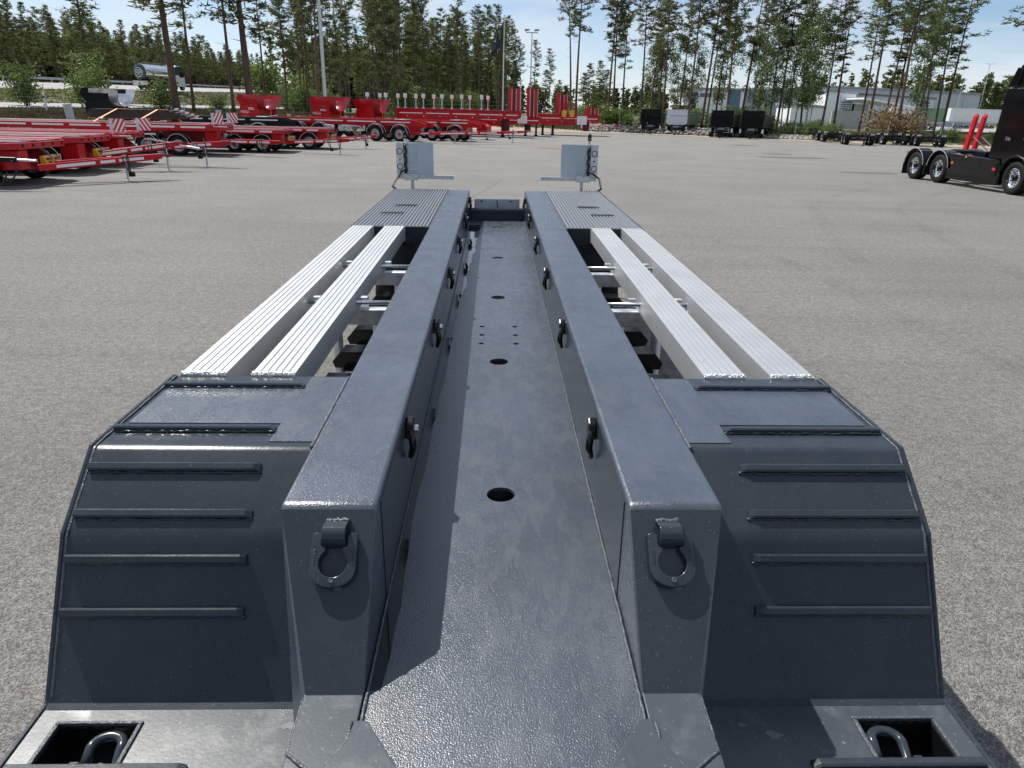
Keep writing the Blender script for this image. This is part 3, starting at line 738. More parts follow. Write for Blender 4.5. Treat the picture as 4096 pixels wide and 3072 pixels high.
for k in range(2600):
    px = rg_.uniform(2330, 3260); Y0 = lot_edge_y(px); y = Y0+rg_.uniform(1.2, 5.5); x = spot(px, y)
    zt = terr(x, y); hgt = max(0, .75-.25*abs(y-Y0-3.2)) if px < 2900 else .15
    rock_at(mb, x, y, zt+rg_.uniform(0, hgt), rg_.uniform(.10,.26))
tag(mb.build('rubble', 'rock'), 'bank of grey rubble stones along the far edge of the yard', kind='stuff')
# grass and heather as many blades
def blades(name, pts, hmin, hmax, mat, label, w=.05, per=5):
    mb = MB()
    for (x, y, k) in pts:
        z = max(0, terr(x, y))-.02
        for _ in range(per):
            a = rg_.uniform(0, 6.28); h = rg_.uniform(hmin, hmax)*k; ox, oy = rg_.uniform(-.35,.35), rg_.uniform(-.35,.35)
            dx_, dy_ = math.cos(a)*w, math.sin(a)*w; lx, ly = rg_.uniform(-.3,.3)*h, rg_.uniform(-.3,.3)*h
            mb.add([(x+ox-dx_,y+oy-dy_,z),(x+ox+dx_,y+oy+dy_,z),(x+ox+lx,y+oy+ly,z+h)], [(0,1,2)])
    return tag(mb.build(name, mat), label, kind='stuff')
pts = []
for k in range(5200):
    y = rg_.uniform(24, 125); x = rg_.uniform(-36.6, -27.5)
    if outd(x, y) < 1.2: continue
    pts.append((x, y, rg_.uniform(.6,1.3)))
for k in range(2600):
    px = rg_.uniform(760, 2330); y = lot_edge_y(px)+rg_.uniform(2, 13); x = spot(px, y)
    if x > -37.2: pts.append((x, y, rg_.uniform(.5,1.1)))
blades('heather_scrub', pts, .12, .34, 'heather', 'brown heather and dry scrub on the bank behind the yard', .10, 6)
pts = []
for k in range(4200):
    y = rg_.uniform(45, 190); x = rg_.uniform(hwx(y)-.2, -46); pts.append((x, y, rg_.uniform(.5,1.2)))
for k in range(1500):
    y = rg_.uniform(45, 260); x = hwx(y)-11.5-rg_.uniform(0, 6); pts.append((x, y, rg_.uniform(.5,1.2)))
for k in range(5200):
    px = rg_.uniform(2200, 4090); y = lot_edge_y(px)+rg_.uniform(1.0, 45)**1.0; x = spot(px, y); pts.append((x, y, rg_.uniform(.7,1.6)))
blades('dry_grass', pts, .12, .34, 'grass_blades', 'yellow green rough grass on the banks around the yard', .07, 5)
# ================================================================ trees
pm('pine_needles', (.112,.132,.047), .7, 0, .45, .9, trans=.42, orand=.22, spec=.3)
pm('pine_bark', (.125,.080,.055), .9, 0, .45, 3, bump=.8, bscale=9, orand=.25, stretch=(1,1,.25))
pm('birch_leaves', (.12,.165,.052), .6, 0, .40, 1.2, trans=.4, orand=.15, spec=.35)
pm('birch_bark', (.46,.44,.40), .8, 0, .5, 2.0, orand=.1, stretch=(1,1,5))
pm('bush_leaves', (.13,.185,.048), .6, 0, .45, 1.5, trans=.35, orand=.25, spec=.3)
pm('brown_leaves', (.24,.16,.075), .8, 0, .35, 1.5, trans=.25)
def tuft(mb, c, size, n, flat=.5, thin=.16):
    for _ in range(n):
        d = Vector((random.gauss(0,1), random.gauss(0,1), random.gauss(.25,.8)*flat+.1)).normalized()
        s_ = d.cross(Vector((random.gauss(0,1), random.gauss(0,1), random.gauss(0,1)))).normalized()*size*thin
        o_ = c+Vector((random.gauss(0,.25), random.gauss(0,.25), random.gauss(0,.15)))*size
        e_ = o_+d*size*random.uniform(.6,1.1)
        mb.add([o_-s_, o_+s_, e_+s_*.4, e_-s_*.4], [(0,1,2,3)])
def leaf(mb, c, size):
    a = Vector((random.gauss(0,1), random.gauss(0,1), random.gauss(0,1))).normalized(); b_ = a.cross(Vector((random.gauss(0,1), random.gauss(0,1), random.gauss(0,1)))).normalized()
    a *= size*.5; b_ *= size*.38
    mb.add([c-a, c-b_, c+a, c+b_], [(0,1,2,3)])
def make_pine(h, dia, crown0, width, dens, droop=.15, lean=.02, conic=.0, tuftsize=.44):
    """returns trunk mesh and crown mesh; crown0 = fraction of the height where the crown starts"""
    tb = MB(); cr = MB()
    bx, by = random.uniform(-lean,lean)*h, random.uniform(-lean,lean)*h; ph = random.uniform(0,6)
    def axis(t): return Vector((bx*t*t+.10*math.sin(ph+t*5)*t, by*t*t+.10*math.cos(ph*1.3+t*4)*t, h*t))
    n = 12
    tb.tube([axis(i/n*.985) for i in range(n+1)], [dia/2*(1.25 if i == 0 else 1)*(1-.86*(i/n)**1.2) for i in range(n+1)], 8)
    # bare dead twigs below the crown
    for _ in range(9):
        t = random.uniform(crown0*.45, crown0); p = axis(t); a = random.uniform(0,6.28); l = random.uniform(.4,1.3)
        tb.tube([p, p+Vector((math.cos(a)*l, math.sin(a)*l, random.uniform(-.3,.3)))], [.022,.008], 4)
    t = crown0; ntier = int((1-crown0)*h/.42)
    for i in range(ntier):
        f = i/max(1, ntier-1); t = crown0+(1-crown0)*f**.95
        if conic: wd = width*((1-f)**.85*conic + (1-conic)*math.sin(math.pi*min(1,.18+.82*f))**.7)
        else: wd = width*(math.sin(math.pi*(.16+.80*f))**.65)
        p = axis(min(t,.985))
        for b_ in range(random.choice((2,3,3,4))):
            if random.random() > dens: continue
            a = random.uniform(0, 6.28); l = wd*random.uniform(.55,1.15); up = random.uniform(-.05,.40)+.5*f-droop
            d = Vector((math.cos(a), math.sin(a), up)); q = p+d*l; mid_ = p+d*l*.55+Vector((0,0,-.06*l))
            tb.tube([p, mid_, q], [.018+.018*l*.5,.016,.006], 4, False)
            k = max(3, int(l*4.0))
            for j in range(k):
                u = .32+.74*(j+random.random())/k
                c_ = p.lerp(q, u)+Vector((random.gauss(0,.16), random.gauss(0,.16), random.gauss(0,.10)))*l*.6
                tuft(cr, c_, tuftsize*random.uniform(.7,1.2), 7, .45, .13)
    tuft(cr, axis(.99), tuftsize, 10, 1.2)
    return tb.mesh('trunk'), cr.mesh('crown')
def finish(tm, cm, bark, leafm):
    tm.materials.append(MATS[bark]); cm.materials.append(MATS[leafm]); tm.shade_smooth(); return tm, cm
random.seed(21)
PINES = {}
PINES['tall'] = [finish(*make_pine(20, .34, c0, 2.1, .9, lean=.025), 'pine_bark', 'pine_needles') for c0 in (.46,.52,.58,.50,.62)]
PINES['full'] = [finish(*make_pine(15, .26, c0, 2.0, 1.0, conic=.55, lean=.012), 'pine_bark', 'pine_needles') for c0 in (.30,.36,.42,.26)]
PINES['old']  = [finish(*make_pine(20, .50, c0, 3.4, .72, lean=.03, tuftsize=.46), 'pine_bark', 'pine_needles') for c0 in (.33,.36)]
PINES['dense'] = [finish(*make_pine(15, .3, .16, 2.5, 1.0, conic=.7, droop=.25), 'pine_bark', 'pine_needles')]
def make_birch(h, dia, crown0, width, nl, leafsize=.17):
    tb = MB(); cr = MB(); bx, by = random.uniform(-.03,.03)*h, random.uniform(-.03,.03)*h
    def axis(t): return Vector((bx*t*t+.12*math.sin(t*6), by*t*t+.1*math.cos(t*5)*t, h*t))
    tb.tube([axis(i/12) for i in range(13)], [dia/2*(1-.9*i/12) for i in range(13)], 8)
    nb = 34
    for i in range(nb):
        f = i/nb; t = crown0+(1-crown0)*f*.96; p = axis(t); a = random.uniform(0,6.28); l = width*(math.sin(math.pi*(.14+.80*f))**.7)*random.uniform(.6,1.1)
        q = p+Vector((math.cos(a)*l, math.sin(a)*l, l*random.uniform(.2,.8))); e_ = q+Vector((math.cos(a)*.3, math.sin(a)*.3, -random.uniform(.3,1.1)))
        tb.tube([p, p.lerp(q,.6)+Vector((0,0,.1)), q, e_], [.03,.02,.012,.004], 4, False)
        for j in range(nl//nb):
            u = random.random()
            c_ = p.lerp(q, .25+.75*u) if random.random() < .6 else q.lerp(e_, u)
            c_ = c_+Vector((random.gauss(0,.28), random.gauss(0,.28), random.gauss(-.15,.30)))
            leaf(cr, c_, leafsize*random.uniform(.7,1.4))
    return tb.mesh('trunk'), cr.mesh('crown')
BIRCH = [finish(*make_birch(14, .22, .26, 1.7, 4200, .20), 'birch_bark', 'birch_leaves') for _ in range(3)]
def make_bush(h, w, nl, ls):
    tb = MB(); cr = MB(); ns = 9
    for i in range(ns):
        a = random.uniform(0,6.28); r = random.uniform(.1,1)*w*.5; top = Vector((math.cos(a)*r, math.sin(a)*r, h*random.uniform(.6,1.08)))
        base = Vector((math.cos(a)*.1, math.sin(a)*.1, 0)); mid_ = base.lerp(top,.5)+Vector((0,0,.05))
        tb.tube([base, mid_, top], [.025,.015,.005], 4, False)
        for j in range(nl//ns):
            u = random.uniform(.12,1)**.8; c_ = base.lerp(top,u); sp = w*.22*(1.2-.75*u)
            leaf(cr, c_+Vector((random.gauss(0,sp), random.gauss(0,sp), random.gauss(0,.14))), ls*random.uniform(.7,1.4))
    return tb.mesh('stems'), cr.mesh('foliage')
BUSH = [finish(*make_bush(2.4, 2.2, 1500, .15), 'pine_bark', 'bush_leaves') for _ in range(4)]
BUSHB = [finish(*make_bush(2.0, 2.8, 1700, .15), 'pine_bark', 'brown_leaves')]
def plant(proto, name, x, y, h, h0, label, cat, group=None, tilt=0, wscale=1, z=None, parts=('trunk','crown')):
    s_ = h/h0
    zb = max(0, terr(x, y))-.05 if z is None else z
    o = thing(name, label, cat, (x, y, zb), random.uniform(0,360), group)
    o.rotation_euler = (rad(random.gauss(0,tilt)), rad(random.gauss(0,tilt)), random.uniform(0,6.28))
    o.scale = (s_*wscale, s_*wscale, s_)
    inst(parts[0], proto[0], o); inst(parts[1], proto[1], o)
    return o
random.seed(5)
# --- dark forest beyond the highway
G1 = 'pines in the forest beyond the highway'
cnt = 0
for row, off in enumerate((24, 28, 33, 38, 44, 51)):
    y = 78+row*3.0; 
    while y < 300:
        x = hwx(y)-off+random.uniform(-1.6,1.6); px = 1982+2840*x/(.93*y+.8)
        if -120 < px < 1560:
            h = random.uniform(9.6,12.4)+(y-80)*.006
            plant(random.choice(PINES['full'] if row < 4 or random.random() < .6 else PINES['tall']), 'pine_tree', x, y+random.uniform(-1,1), h, 15, 'tall dark pine in the dense forest beyond the highway', 'tree', G1, .8, 1.12)
            cnt += 1
        y += (3.9+.018*(y-80)+random.uniform(-.9,.9))*(1.0 if row < 3 else 1.25)
print('forest', cnt)
# --- single pines on the banks to the left (column in the photograph, distance, height, trunk scale, kind)
L_ = 'pine with a dark wide crown on the grass bank, left of the tanker lorry'
plant(PINES['dense'][0], 'pine_tree', spot(372,95), 95, 18.5, 15, L_, 'tree', None, 1)
for (px, Y, h, kind, lab, ws) in (
    (703, 68, 22, 'old', 'old pine with the thickest trunk, standing right of the tanker lorry', 1.15),
    (772, 76, 19, 'tall', 'slim pine just right of the old thick-trunked pine', 1.0),
    (998, 76, 23, 'old', 'thick pine standing left of the red saddle marked MEGA', 1.0),
    (932, 80, 20, 'tall', 'slim pine left of the thick pine near the red saddle', 1.1),
    (1012, 84, 22, 'tall', 'slim pine close behind the thick pine near the red saddle', 1.0)):
    plant(PINES[kind][hash(lab) % 1], 'pine_tree', spot(px,Y), Y, h, 20, lab, 'tree', None, .5, ws)
# --- centre stand behind the red trailers
G2 = 'pines of the stand behind the red trailers'
pts_ = []
def okp(x, y, dmin): return all((x-a)**2+(y-b_)**2 > dmin*dmin for a, b_ in pts_)
def pxof(x, y): return 1982+2840*x/(.93*y+.8)
tries = 0
while len(pts_) < 112 and tries < 6000:
    tries += 1
    y = random.uniform(86, 215); x = random.uniform(-33, 22); px = pxof(x, y)
    if outd(x, y) < 3.5 or x < -36: continue
    lim = 1560+590*min(1, max(0, (y-92)/120))**.8
    if px < 1040 or px > lim+70: continue
    if not okp(x, y, 2.6): continue
    pts_.append((x, y))
for (x, y) in pts_:
    plant(random.choice(PINES['full']+PINES['tall']), 'pine_tree', x, y, random.uniform(14.5,18.5), 17, 'pine in the dense stand behind the red trailers', 'tree', G2, .8, .95)
# --- right hand side: open pines and birches behind the black trailers
ORD = ('first second third fourth fifth sixth seventh eighth ninth tenth eleventh twelfth thirteenth fourteenth fifteenth sixteenth seventeenth eighteenth nineteenth twentieth twenty-first').split()
G3 = 'open pines behind the tipper trailers'; G4 = 'birches behind the tipper trailers'
for k_, px in enumerate((2286, 2304, 2432, 2452, 2488, 2560, 2597, 2640, 2655, 2716, 2752, 2810, 2826, 2862, 2908, 2962, 3030, 3080, 3112, 3150, 3210)):
    Y = lot_edge_y(px)+random.uniform(5, 26)
    plant(random.choice(PINES['tall']), 'pine_tree', spot(px,Y), Y, random.uniform(15.5,20), 20, ORD[k_]+' slender bare-trunked pine from the left around the tipper trailers', 'tree', G3, 1.4, 1.0)
for k_, px in enumerate((2590, 2612, 2700, 2760, 2880, 3000, 3060, 3130, 3180, 3240)):
    Y = lot_edge_y(px)+random.uniform(14, 34)
    plant(random.choice(BIRCH), 'birch_tree', spot(px,Y), Y, random.uniform(11,15), 14, ORD[k_]+' light green birch from the left among the pines behind the tippers', 'tree', G4, 1.2)
G5 = 'pines in front of the grey warehouse'
for k_, px in enumerate((3290, 3340, 3442, 3475, 3535, 3570, 3600, 3672, 3706, 3745, 3775)):
    Y = lot_edge_y(px)+random.uniform(6, 24)
    plant(random.choice(PINES['tall'][:3]), 'pine_tree', spot(px,Y), Y, random.uniform(14.5,17.5), 20, ORD[k_]+' leaning pine from the left in front of the grey warehouse', 'tree', G5, 2.2, 1.15)
for px in (3655,):
    Y = lot_edge_y(px)+random.uniform(10, 20)
    plant(random.choice(BIRCH), 'birch_tree', spot(px,Y), Y, random.uniform(12,14), 14, 'slim birch between the pines in front of the grey warehouse', 'tree', None, 1.5, .9)
plant(BIRCH[0], 'birch_tree', spot(3225,90), 90, 14, 14, 'birch with drooping leafy crown left of the white warehouse', 'tree', None, .5, 1.1)
plant(PINES['old'][1], 'pine_tree', spot(4150,52), 52, 11.5, 20, 'pine whose branches reach in above the black tractor at the right edge', 'tree', None, .5, 1.5)
for k_, (px, Y, h) in enumerate(((2180, 230, 13), (2235, 250, 11), (2330, 200, 11), (2350, 210, 14), (2390, 190, 13.5), (2420, 200, 12))):
    plant(random.choice(PINES['full']), 'pine_tree', spot(px,Y), Y, h, 15, ORD[k_]+' rounded pine from the left in the far gap between the stands', 'tree', 'far pines in the gap', .5, 1.5)
# --- bushes
for (px, Y, h, lab) in ((105, 66, 3.4, 'bright green birch bush left of the white road post'), (335, 72, 3.2, 'bright green bush on the bank left of the black saddle'),
    (385, 80, 4.5, 'pale green leafy bush behind the bush near the black saddle'), (640, 70, 3.0, 'small light green bush under the tanker lorry'), (865, 76, 2.0, 'small bush by the roadside near the black chassis'), (825, 58, 1.2, 'low dark juniper bush beside the old pine'),
    (1065, 160, 9, 'large rounded green bush at the forest edge beyond the guard rail'), (1240, 180, 9, 'round green bush beyond the highway left of the white lorry')):
    b_ = random.choice(BUSH); plant(b_, 'bush', spot(px,Y), Y, h, 2.4, lab, 'bush', None, .3, 1.0, parts=('stems','foliage'))
for k in range(20):
    px = random.uniform(1140, 1900); Y = random.uniform(95, 150); 
    if spot(px, Y) < -36: continue
    plant(random.choice(BUSH), 'bush', spot(px,Y), Y, random.uniform(2.2,4.2), 2.4, 'leafy sapling growing between the trunks behind the red trailers', 'bush', 'saplings in the stand', .3, parts=('stems','foliage'))
for k in range(64):
    px = random.uniform(2270, 4000); Y = lot_edge_y(px)+random.uniform(4, 24)*(1.0 if px < 3300 else .8)
    plant(random.choice(BUSH), 'bush', spot(px,Y), Y, random.uniform(1.6,3.2) if px < 3120 else random.uniform(1.0,1.9) if px < 3400 else random.uniform(.8,1.5), 2.4, 'green roadside bush behind the fence on the right', 'bush', 'bushes behind the fence on the right', .3, 1.15, parts=('stems','foliage'))
plant(BUSHB[0], 'bush', spot(3568,77), 77, 3.2, 2.0, 'dead bush with brown withered leaves behind the dollies', 'bush', None, 0, 1.1, parts=('stems','foliage'))
plant(BUSHB[0], 'bush', spot(3625,76), 76, 2.6, 2.0, 'smaller brown withered bush beside the large dead bush', 'bush', None, 0, 1.1, parts=('stems','foliage'))
# --- far woods that read as one mass
def far_wood(name, label, x0, y0, x1, y1, n, h0, h1, zf=0, depth=14, low=.2):
    mb = MB()
    for i in range(n):
        u = random.random(); x = x0+(x1-x0)*u+random.uniform(-4,4); y = y0+(y1-y0)*u+random.uniform(0,depth); h = random.uniform(h0,h1); z = max(0,terr(x,y))+zf
        mb.tube([(x,y,z),(x,y,z+h*.8)], .15, 4, False)
        for j in range(30):
            f = random.random()**.8; c_ = Vector((x, y, z+h*(low+(1-low)*f))); r = 2.0*(1-f)+.35
            tuft(mb, c_+Vector((random.gauss(0,r*.5), random.gauss(0,r*.5), 0)), 1.5, 4, .5, .32)
    return tag(mb.build(name, 'pine_needles'), label, kind='stuff')
far_wood('far_wood', 'distant dark wood seen in the gap behind the yard', -60, 420, 190, 430, 260, 11, 16, 0, 40, .0)
far_wood('far_wood', 'distant pine wood behind the lorry trailers on the right', 150, 330, 420, 300, 260, 15, 22, 0, 30, .1)
far_wood('forest_depth', 'dark depth of the forest beyond the highway', -108, 80, -128, 420, 620, 8.5, 11.5, 0, 24, .0)
far_wood('wood_behind_stand', 'dim wood behind the pine stand in the middle', -62, 225, 4, 235, 190, 13, 18, 0, 34, .0)
# ================================================================ red trailers on the left
def clip_band(x0, x1, z0, z1, k, c0, c1):
    """part of the rectangle between the lines z = k*x + c0 and z = k*x + c1"""
    poly = [(x0,z0),(x1,z0),(x1,z1),(x0,z1)]
    def cut(poly, f):
        out_ = []
        for i in range(len(poly)):
            p, q = poly[i], poly[(i+1)%len(poly)]; fp, fq = f(p), f(q)
            if fp >= 0: out_.append(p)
            if fp*fq < 0: t_ = fp/(fp-fq); out_.append((p[0]+(q[0]-p[0])*t_, p[1]+(q[1]-p[1])*t_))
        return out_
    poly = cut(poly, lambda p: p[1]-k*p[0]-c0)
    if len(poly) >= 3: poly = cut(poly, lambda p: k*p[0]+c1-p[1])
    return poly
def hazard_board(parent, x, y, z, w=.40, h=.44, slant=1, rz=-50):
    """red and white striped marker board on a swinging arm, with its steel back and lamp strip"""
    o = MB().box(-.012, 0, -w/2, w/2, 0, h).build('marker_board', 'white_paint', parent, loc=(x,y,z)); o.rotation_euler = (0, 0, rad(rz))
    for i in range(-4, 7):
        pl = clip_band(-w/2, w/2, 0, h, slant*1.7, i*.26-.2, i*.26-.07)
        for sx in (.0025, -.0145):
            if len(pl) >= 3: MB().add([(sx, u, v) for u, v in pl], [tuple(range(len(pl)))]).build('red_stripe', 'red_stripe', o)
    MB().box(-.05, -.015, -w/2-.10, -w/2-.005, -.02, h).build('lamp_strip', 'galvanised', o)
    MB().tube([(-.03,-w/2-.05,0),(-.03,-w/2-.05,-.12),(-.03,.35,-.14)], .022, 6).build('board_arm', 'steel_bright', o)
    return o
def hose(parent, pts, r=.018, mat='cable', name='hose'):
    P = []
    pts = [Vector(p) for p in pts]
    for i in range(len(pts)-1):
        p0 = pts[max(0,i-1)]; p1 = pts[i]; p2 = pts[i+1]; p3 = pts[min(len(pts)-1,i+2)]
        for j in range(6):
            t_ = j/6; P.append(.5*((2*p1)+(p2-p0)*t_+(2*p0-5*p1+4*p2-p3)*t_*t_+(3*p1-p0-3*p2+p3)*t_**3))
    P.append(pts[-1])
    return MB().tube(P, r, 6).build(name, mat, parent, smooth=True)
def strips(parent, x0, x1, y, z, h=.07, gaps=(1.3,.25), face=-1):
    """white reflective strips along a rail"""
    x = x0
    while x < x1-.2:
        l = min(gaps[0], x1-x); MB().box(x, x+l, min(y, y+face*.004), max(y, y+face*.004), z-h/2, z+h/2).build('reflective_strip', 'reflective', parent); x += l+gaps[1]
def drawbar(parent, root, tip, spread=.45, h=.17, jack=None, mat='red_paint', plug=True):
    r = Vector(root); t_ = Vector(tip); d = (t_-r); dn = Vector((d.x,d.y,0)).normalized(); sd_ = Vector((-dn.y,dn.x,0))
    near = r.lerp(t_, .86)
    mb = MB(); 
    for s_ in (-1, 1): mb.bar(r+sd_*spread*s_, near+sd_*.06*s_, .09, h)
    mb.bar(near-dn*.05, t_-dn*.16, .16, h*.9)
    o = mb.build('drawbar', mat, parent, bevel=.012)
    MB().bar(t_-dn*.18, t_, .07, .05).lathe([(.035,-.03),(.07,-.03),(.07,.03),(.035,.03)], 14, 'z', tuple(t_+dn*.05), closed=True).build('towing_eye', 'red_dark', o)
    a = r.lerp(near,.10)-sd_*(spread*.92+.052); b_ = near-sd_*(.11)
    segs = ((.05,.42),(.47,.62),(.66,.92))
    for u, v in segs: MB().bar(a.lerp(b_,u)+Vector((0,0,.0)), a.lerp(b_,v), .006, .075).build('reflective_strip', 'reflective', o)
    if jack:
        j = r.lerp(t_, jack)
        MB().tube([(j.x,j.y,0.02),(j.x,j.y,j.z+.12)], .032, 10).box(j.x-.08,j.x+.08,j.y-.08,j.y+.08,.004,.02).build('jack_leg', 'galvanised', o, auto=40)
        q = j-sd_*.12
        hose(o, [q+Vector((0,0,.12)), q+Vector((.05,-.05,.2)), q+Vector((.1,-.06,-.1)), q+Vector((.05,-.04,-.38)), q+Vector((-.02,-.05,-.1)), q+Vector((-.05,-.02,.1))], .014)
    if plug:
        q = r.lerp(t_, .66)-sd_*.2
        hose(o, [q+Vector((0,0,.12)), q+Vector((.03,-.1,.1)), q+Vector((.05,-.1,-.15)), q+Vector((.09,-.08,-.32))], .016)
        hose(o, [q+Vector((-.1,0,.12)), q+Vector((-.08,-.1,.05)), q+Vector((0,-.1,-.2)), q+Vector((.1,-.08,-.34))], .014)
        MB().box(q.x+.04,q.x+.19,q.y-.16,q.y-.02,q.z-.46,q.z-.33).build('coupling_plug', 'plastic_black', o, bevel=.02)
    for k in range(5):
        q = r.lerp(t_, .93)+dn*(k*.06-.1)-sd_*.1
        MB().lathe([(0,0),(.02,0),(.02,.02),(0,.02)], 6, 'z', (q.x,q.y,q.z+h*.45)).build('bolt', 'steel_bright', o)
    return o
def platform_trailer(label, fx, fy, heading, w, h, length, root, tip, jack=.78, boards=True, wheels=(-1.0,-2.35), deckmix=0, railh=.20, chock=True, r=.40, group='red platform trailers'):
    T = thing('platform_trailer', label, 'trailer', (fx, fy, 0), heading, group)
    inv = Matrix.Rotation(-rad(heading), 3, 'Z')
    loc = lambda p: inv @ (Vector(p)-Vector((fx,fy,0)))
    # outer frame with a chamfered nose
    c_ = .35
    fr = [(0,-w/2+c_),(0,w/2-c_),(-c_,w/2),(-length,w/2),(-length,-w/2),(-c_,-w/2)]
    MB().prism(fr[::-1], 'z', h-railh, h-.03).build('deck_frame', 'red_paint', T, bevel=.02)
    n = 9; pw = (w-.16)/n
    for k in range(n):
        y0 = -w/2+.08+k*pw; 
        front = -.06 if abs(y0+pw/2) < w/2-c_ else -c_-.02
        mat = ('red_deck','red_dark','red_deck','grey_deck')[(k*3+deckmix) % 4] if deckmix < 2 else ('grey_deck','red_deck','grey_deck')[k % 3]
        MB().box(-length+.05, front, y0+.008, y0+pw-.008, h-.03, h+(.012 if k % 2 else .0)).build('deck_plank', mat, T)
    strips(T, -length+.2, -c_-.1, -w/2-.001, h-railh*.45, .075)
    strips(T, -length+.2, -c_-.1, w/2+.001, h-railh*.45, .075, face=1)
    for k in range(5):
        y0 = -w/2+.5+k*(w-1)/4
        MB().lathe([(0,0),(.045,0),(.05,.012),(.02,.014),(0,.014)], 12, 'x', (0,y0,h-railh*.5)).build('lashing_eye', 'black_satin', T)
    for wx in wheels:
        for sy in (-1, 1):
            wheel(T, wx, sy*(w/2-.30), r, .34, 'rim_steel', 'red_paint')
            arc_fender(T, wx, sy*(w/2-.30), r+.07, .40, 'plastic_black', 5, 175, .015, True, rwheel=r)
        MB().box(wx-.07, wx+.07, -w/2+.3, w/2-.3, r-.07, r+.07).build('axle', 'black_satin', T)
    # turntable box under the nose
    MB().prism([(-.15,.38),(-.15,.62),(-.55,h-railh),(-2.6,h-railh),(-2.6,.52),(-.9,.36)], 'y', -.62, .62).build('turntable_box', 'red_dark', T, bevel=.02)
    MB().box(-.6,-.05,-w/2+.28,-w/2+.75,.42,h-railh-.02).build('tool_box', 'red_paint', T, bevel=.02)
    if chock:
        for k in range(2):
            y0 = -.35+k*.38
            ck = MB().prism([(.01,.50),(.20,.50),(.20,.56),(.10,.74),(.01,.74)], 'y', y0, y0+.32).build('wheel_chock', 'yellow', T, bevel=.012)
            for q in (.57,.66): MB().box(.075,.2+.003,y0+.07,y0+.25,q-.02,q+.02).build('chock_slot', 'red_dark', ck)
            MB().box(.0,.215,y0+.3,y0+.345,.49,.75).build('chock_holder', 'galvanised', ck)
    if boards:
        hazard_board(T, .05, -w/2+.34, h+.02, slant=1); hazard_board(T, .05, w/2-.34, h+.02, slant=-1)
    if root: drawbar(T, loc(root), loc(tip), jack=jack)
    return T
platform_trailer('red platform trailer nearest the camera at the left edge, showing its drawbar and tool box', -12.5, 21.0, 3, 3.0, 1.13, 9, (-12.5,20.4,.47), (-9.9,22.7,.68), .66, boards=False)
platform_trailer('second red platform trailer from the camera, its drawbar propped on a leg', -13.0, 24.7, 3, 2.8, 1.13, 9, (-13.4,24.8,.50), (-10.6,25.8,.90), .80, boards=False)
platform_trailer('third red platform trailer with two striped boards and chained drawbar', -13.3, 27.9, 3, 2.9, 1.15, 10, (-13.2,27.6,.55), (-9.6,27.6,.86), .72, deckmix=1, chock=False)
T3 = platform_trailer('red platform trailer carrying strapped dark steel sections and a wooden pallet', -12.2, 34.5, 2, 2.8, 1.34, 11, (-12.0,34.2,.62), (-9.5,33.6,.62), None, deckmix=2, wheels=(-1.75,-3.1,-7,-8.3), railh=.30, chock=False, r=.42)
platform_trailer('red platform trailer with plum coloured deck behind the strapped load', -10.3, 37.8, 2, 2.8, 1.07, 9, (-10.0,37.3,.5), (-6.9,36.3,.68), .80, boards=False, r=.39)
platform_trailer('farthest red platform trailer of the row, in front of the black chassis', -9.0, 41.6, 2, 2.8, 1.07, 9, (-8.8,41.4,.5), (-6.6,42.6,.68), .70, boards=False)
# rear of a black trailer coupling at the left edge
T = thing('trailer_coupling', 'black drawbar coupling with a towing hook at the left edge of the yard', 'coupling', (-12.2,19.1,0), 8)
MB().bar((-1.6,0,.78),(.1,0,.74),.16,.12).build('drawbar', 'black_satin', T, bevel=.02)
MB().bar((.1,0,.74),(.55,0,.72),.10,.06).build('hook', 'steel_bright', T, bevel=.015)
hose(T, [(-.5,-.1,.7),(-.3,-.2,.45),(-.1,-.2,.22),(.1,-.15,.5),(0,-.1,.72)], .02); hose(T, [(-.9,-.1,.7),(-.6,-.25,.3),(-.3,-.25,.15),(-.1,-.2,.45)], .02)
wheel(T, -1.6, .6, .40, .3)
# chain and cylinders on the drawbars of the row
for i in range(2):
    c_ = thing('lifting_chain', ('steel chain slack over the drawbar of the third platform trailer','second steel chain beside the slack chain on the drawbar')[i], 'chain', (-12.6,27.3+.3*i,0), -3)
    mb = MB()
    for k in range(24):
        p = Vector((k*.062, .02*math.sin(k), .95-.16*k*.062+.0)); a = k*math.pi/2
        mb.tube([p+Vector((.035*math.cos(q), .02*math.sin(q)*math.cos(a), .02*math.sin(q)*math.sin(a))) for q in [j*math.pi/4 for j in range(9)]], .009, 5, False)
    mb.build('chain_links', 'steel_bright', c_); MB().tube([(1.5,0,.71),(1.95,0,.64)], .045, 8).build('tensioner', 'galvanised', c_)
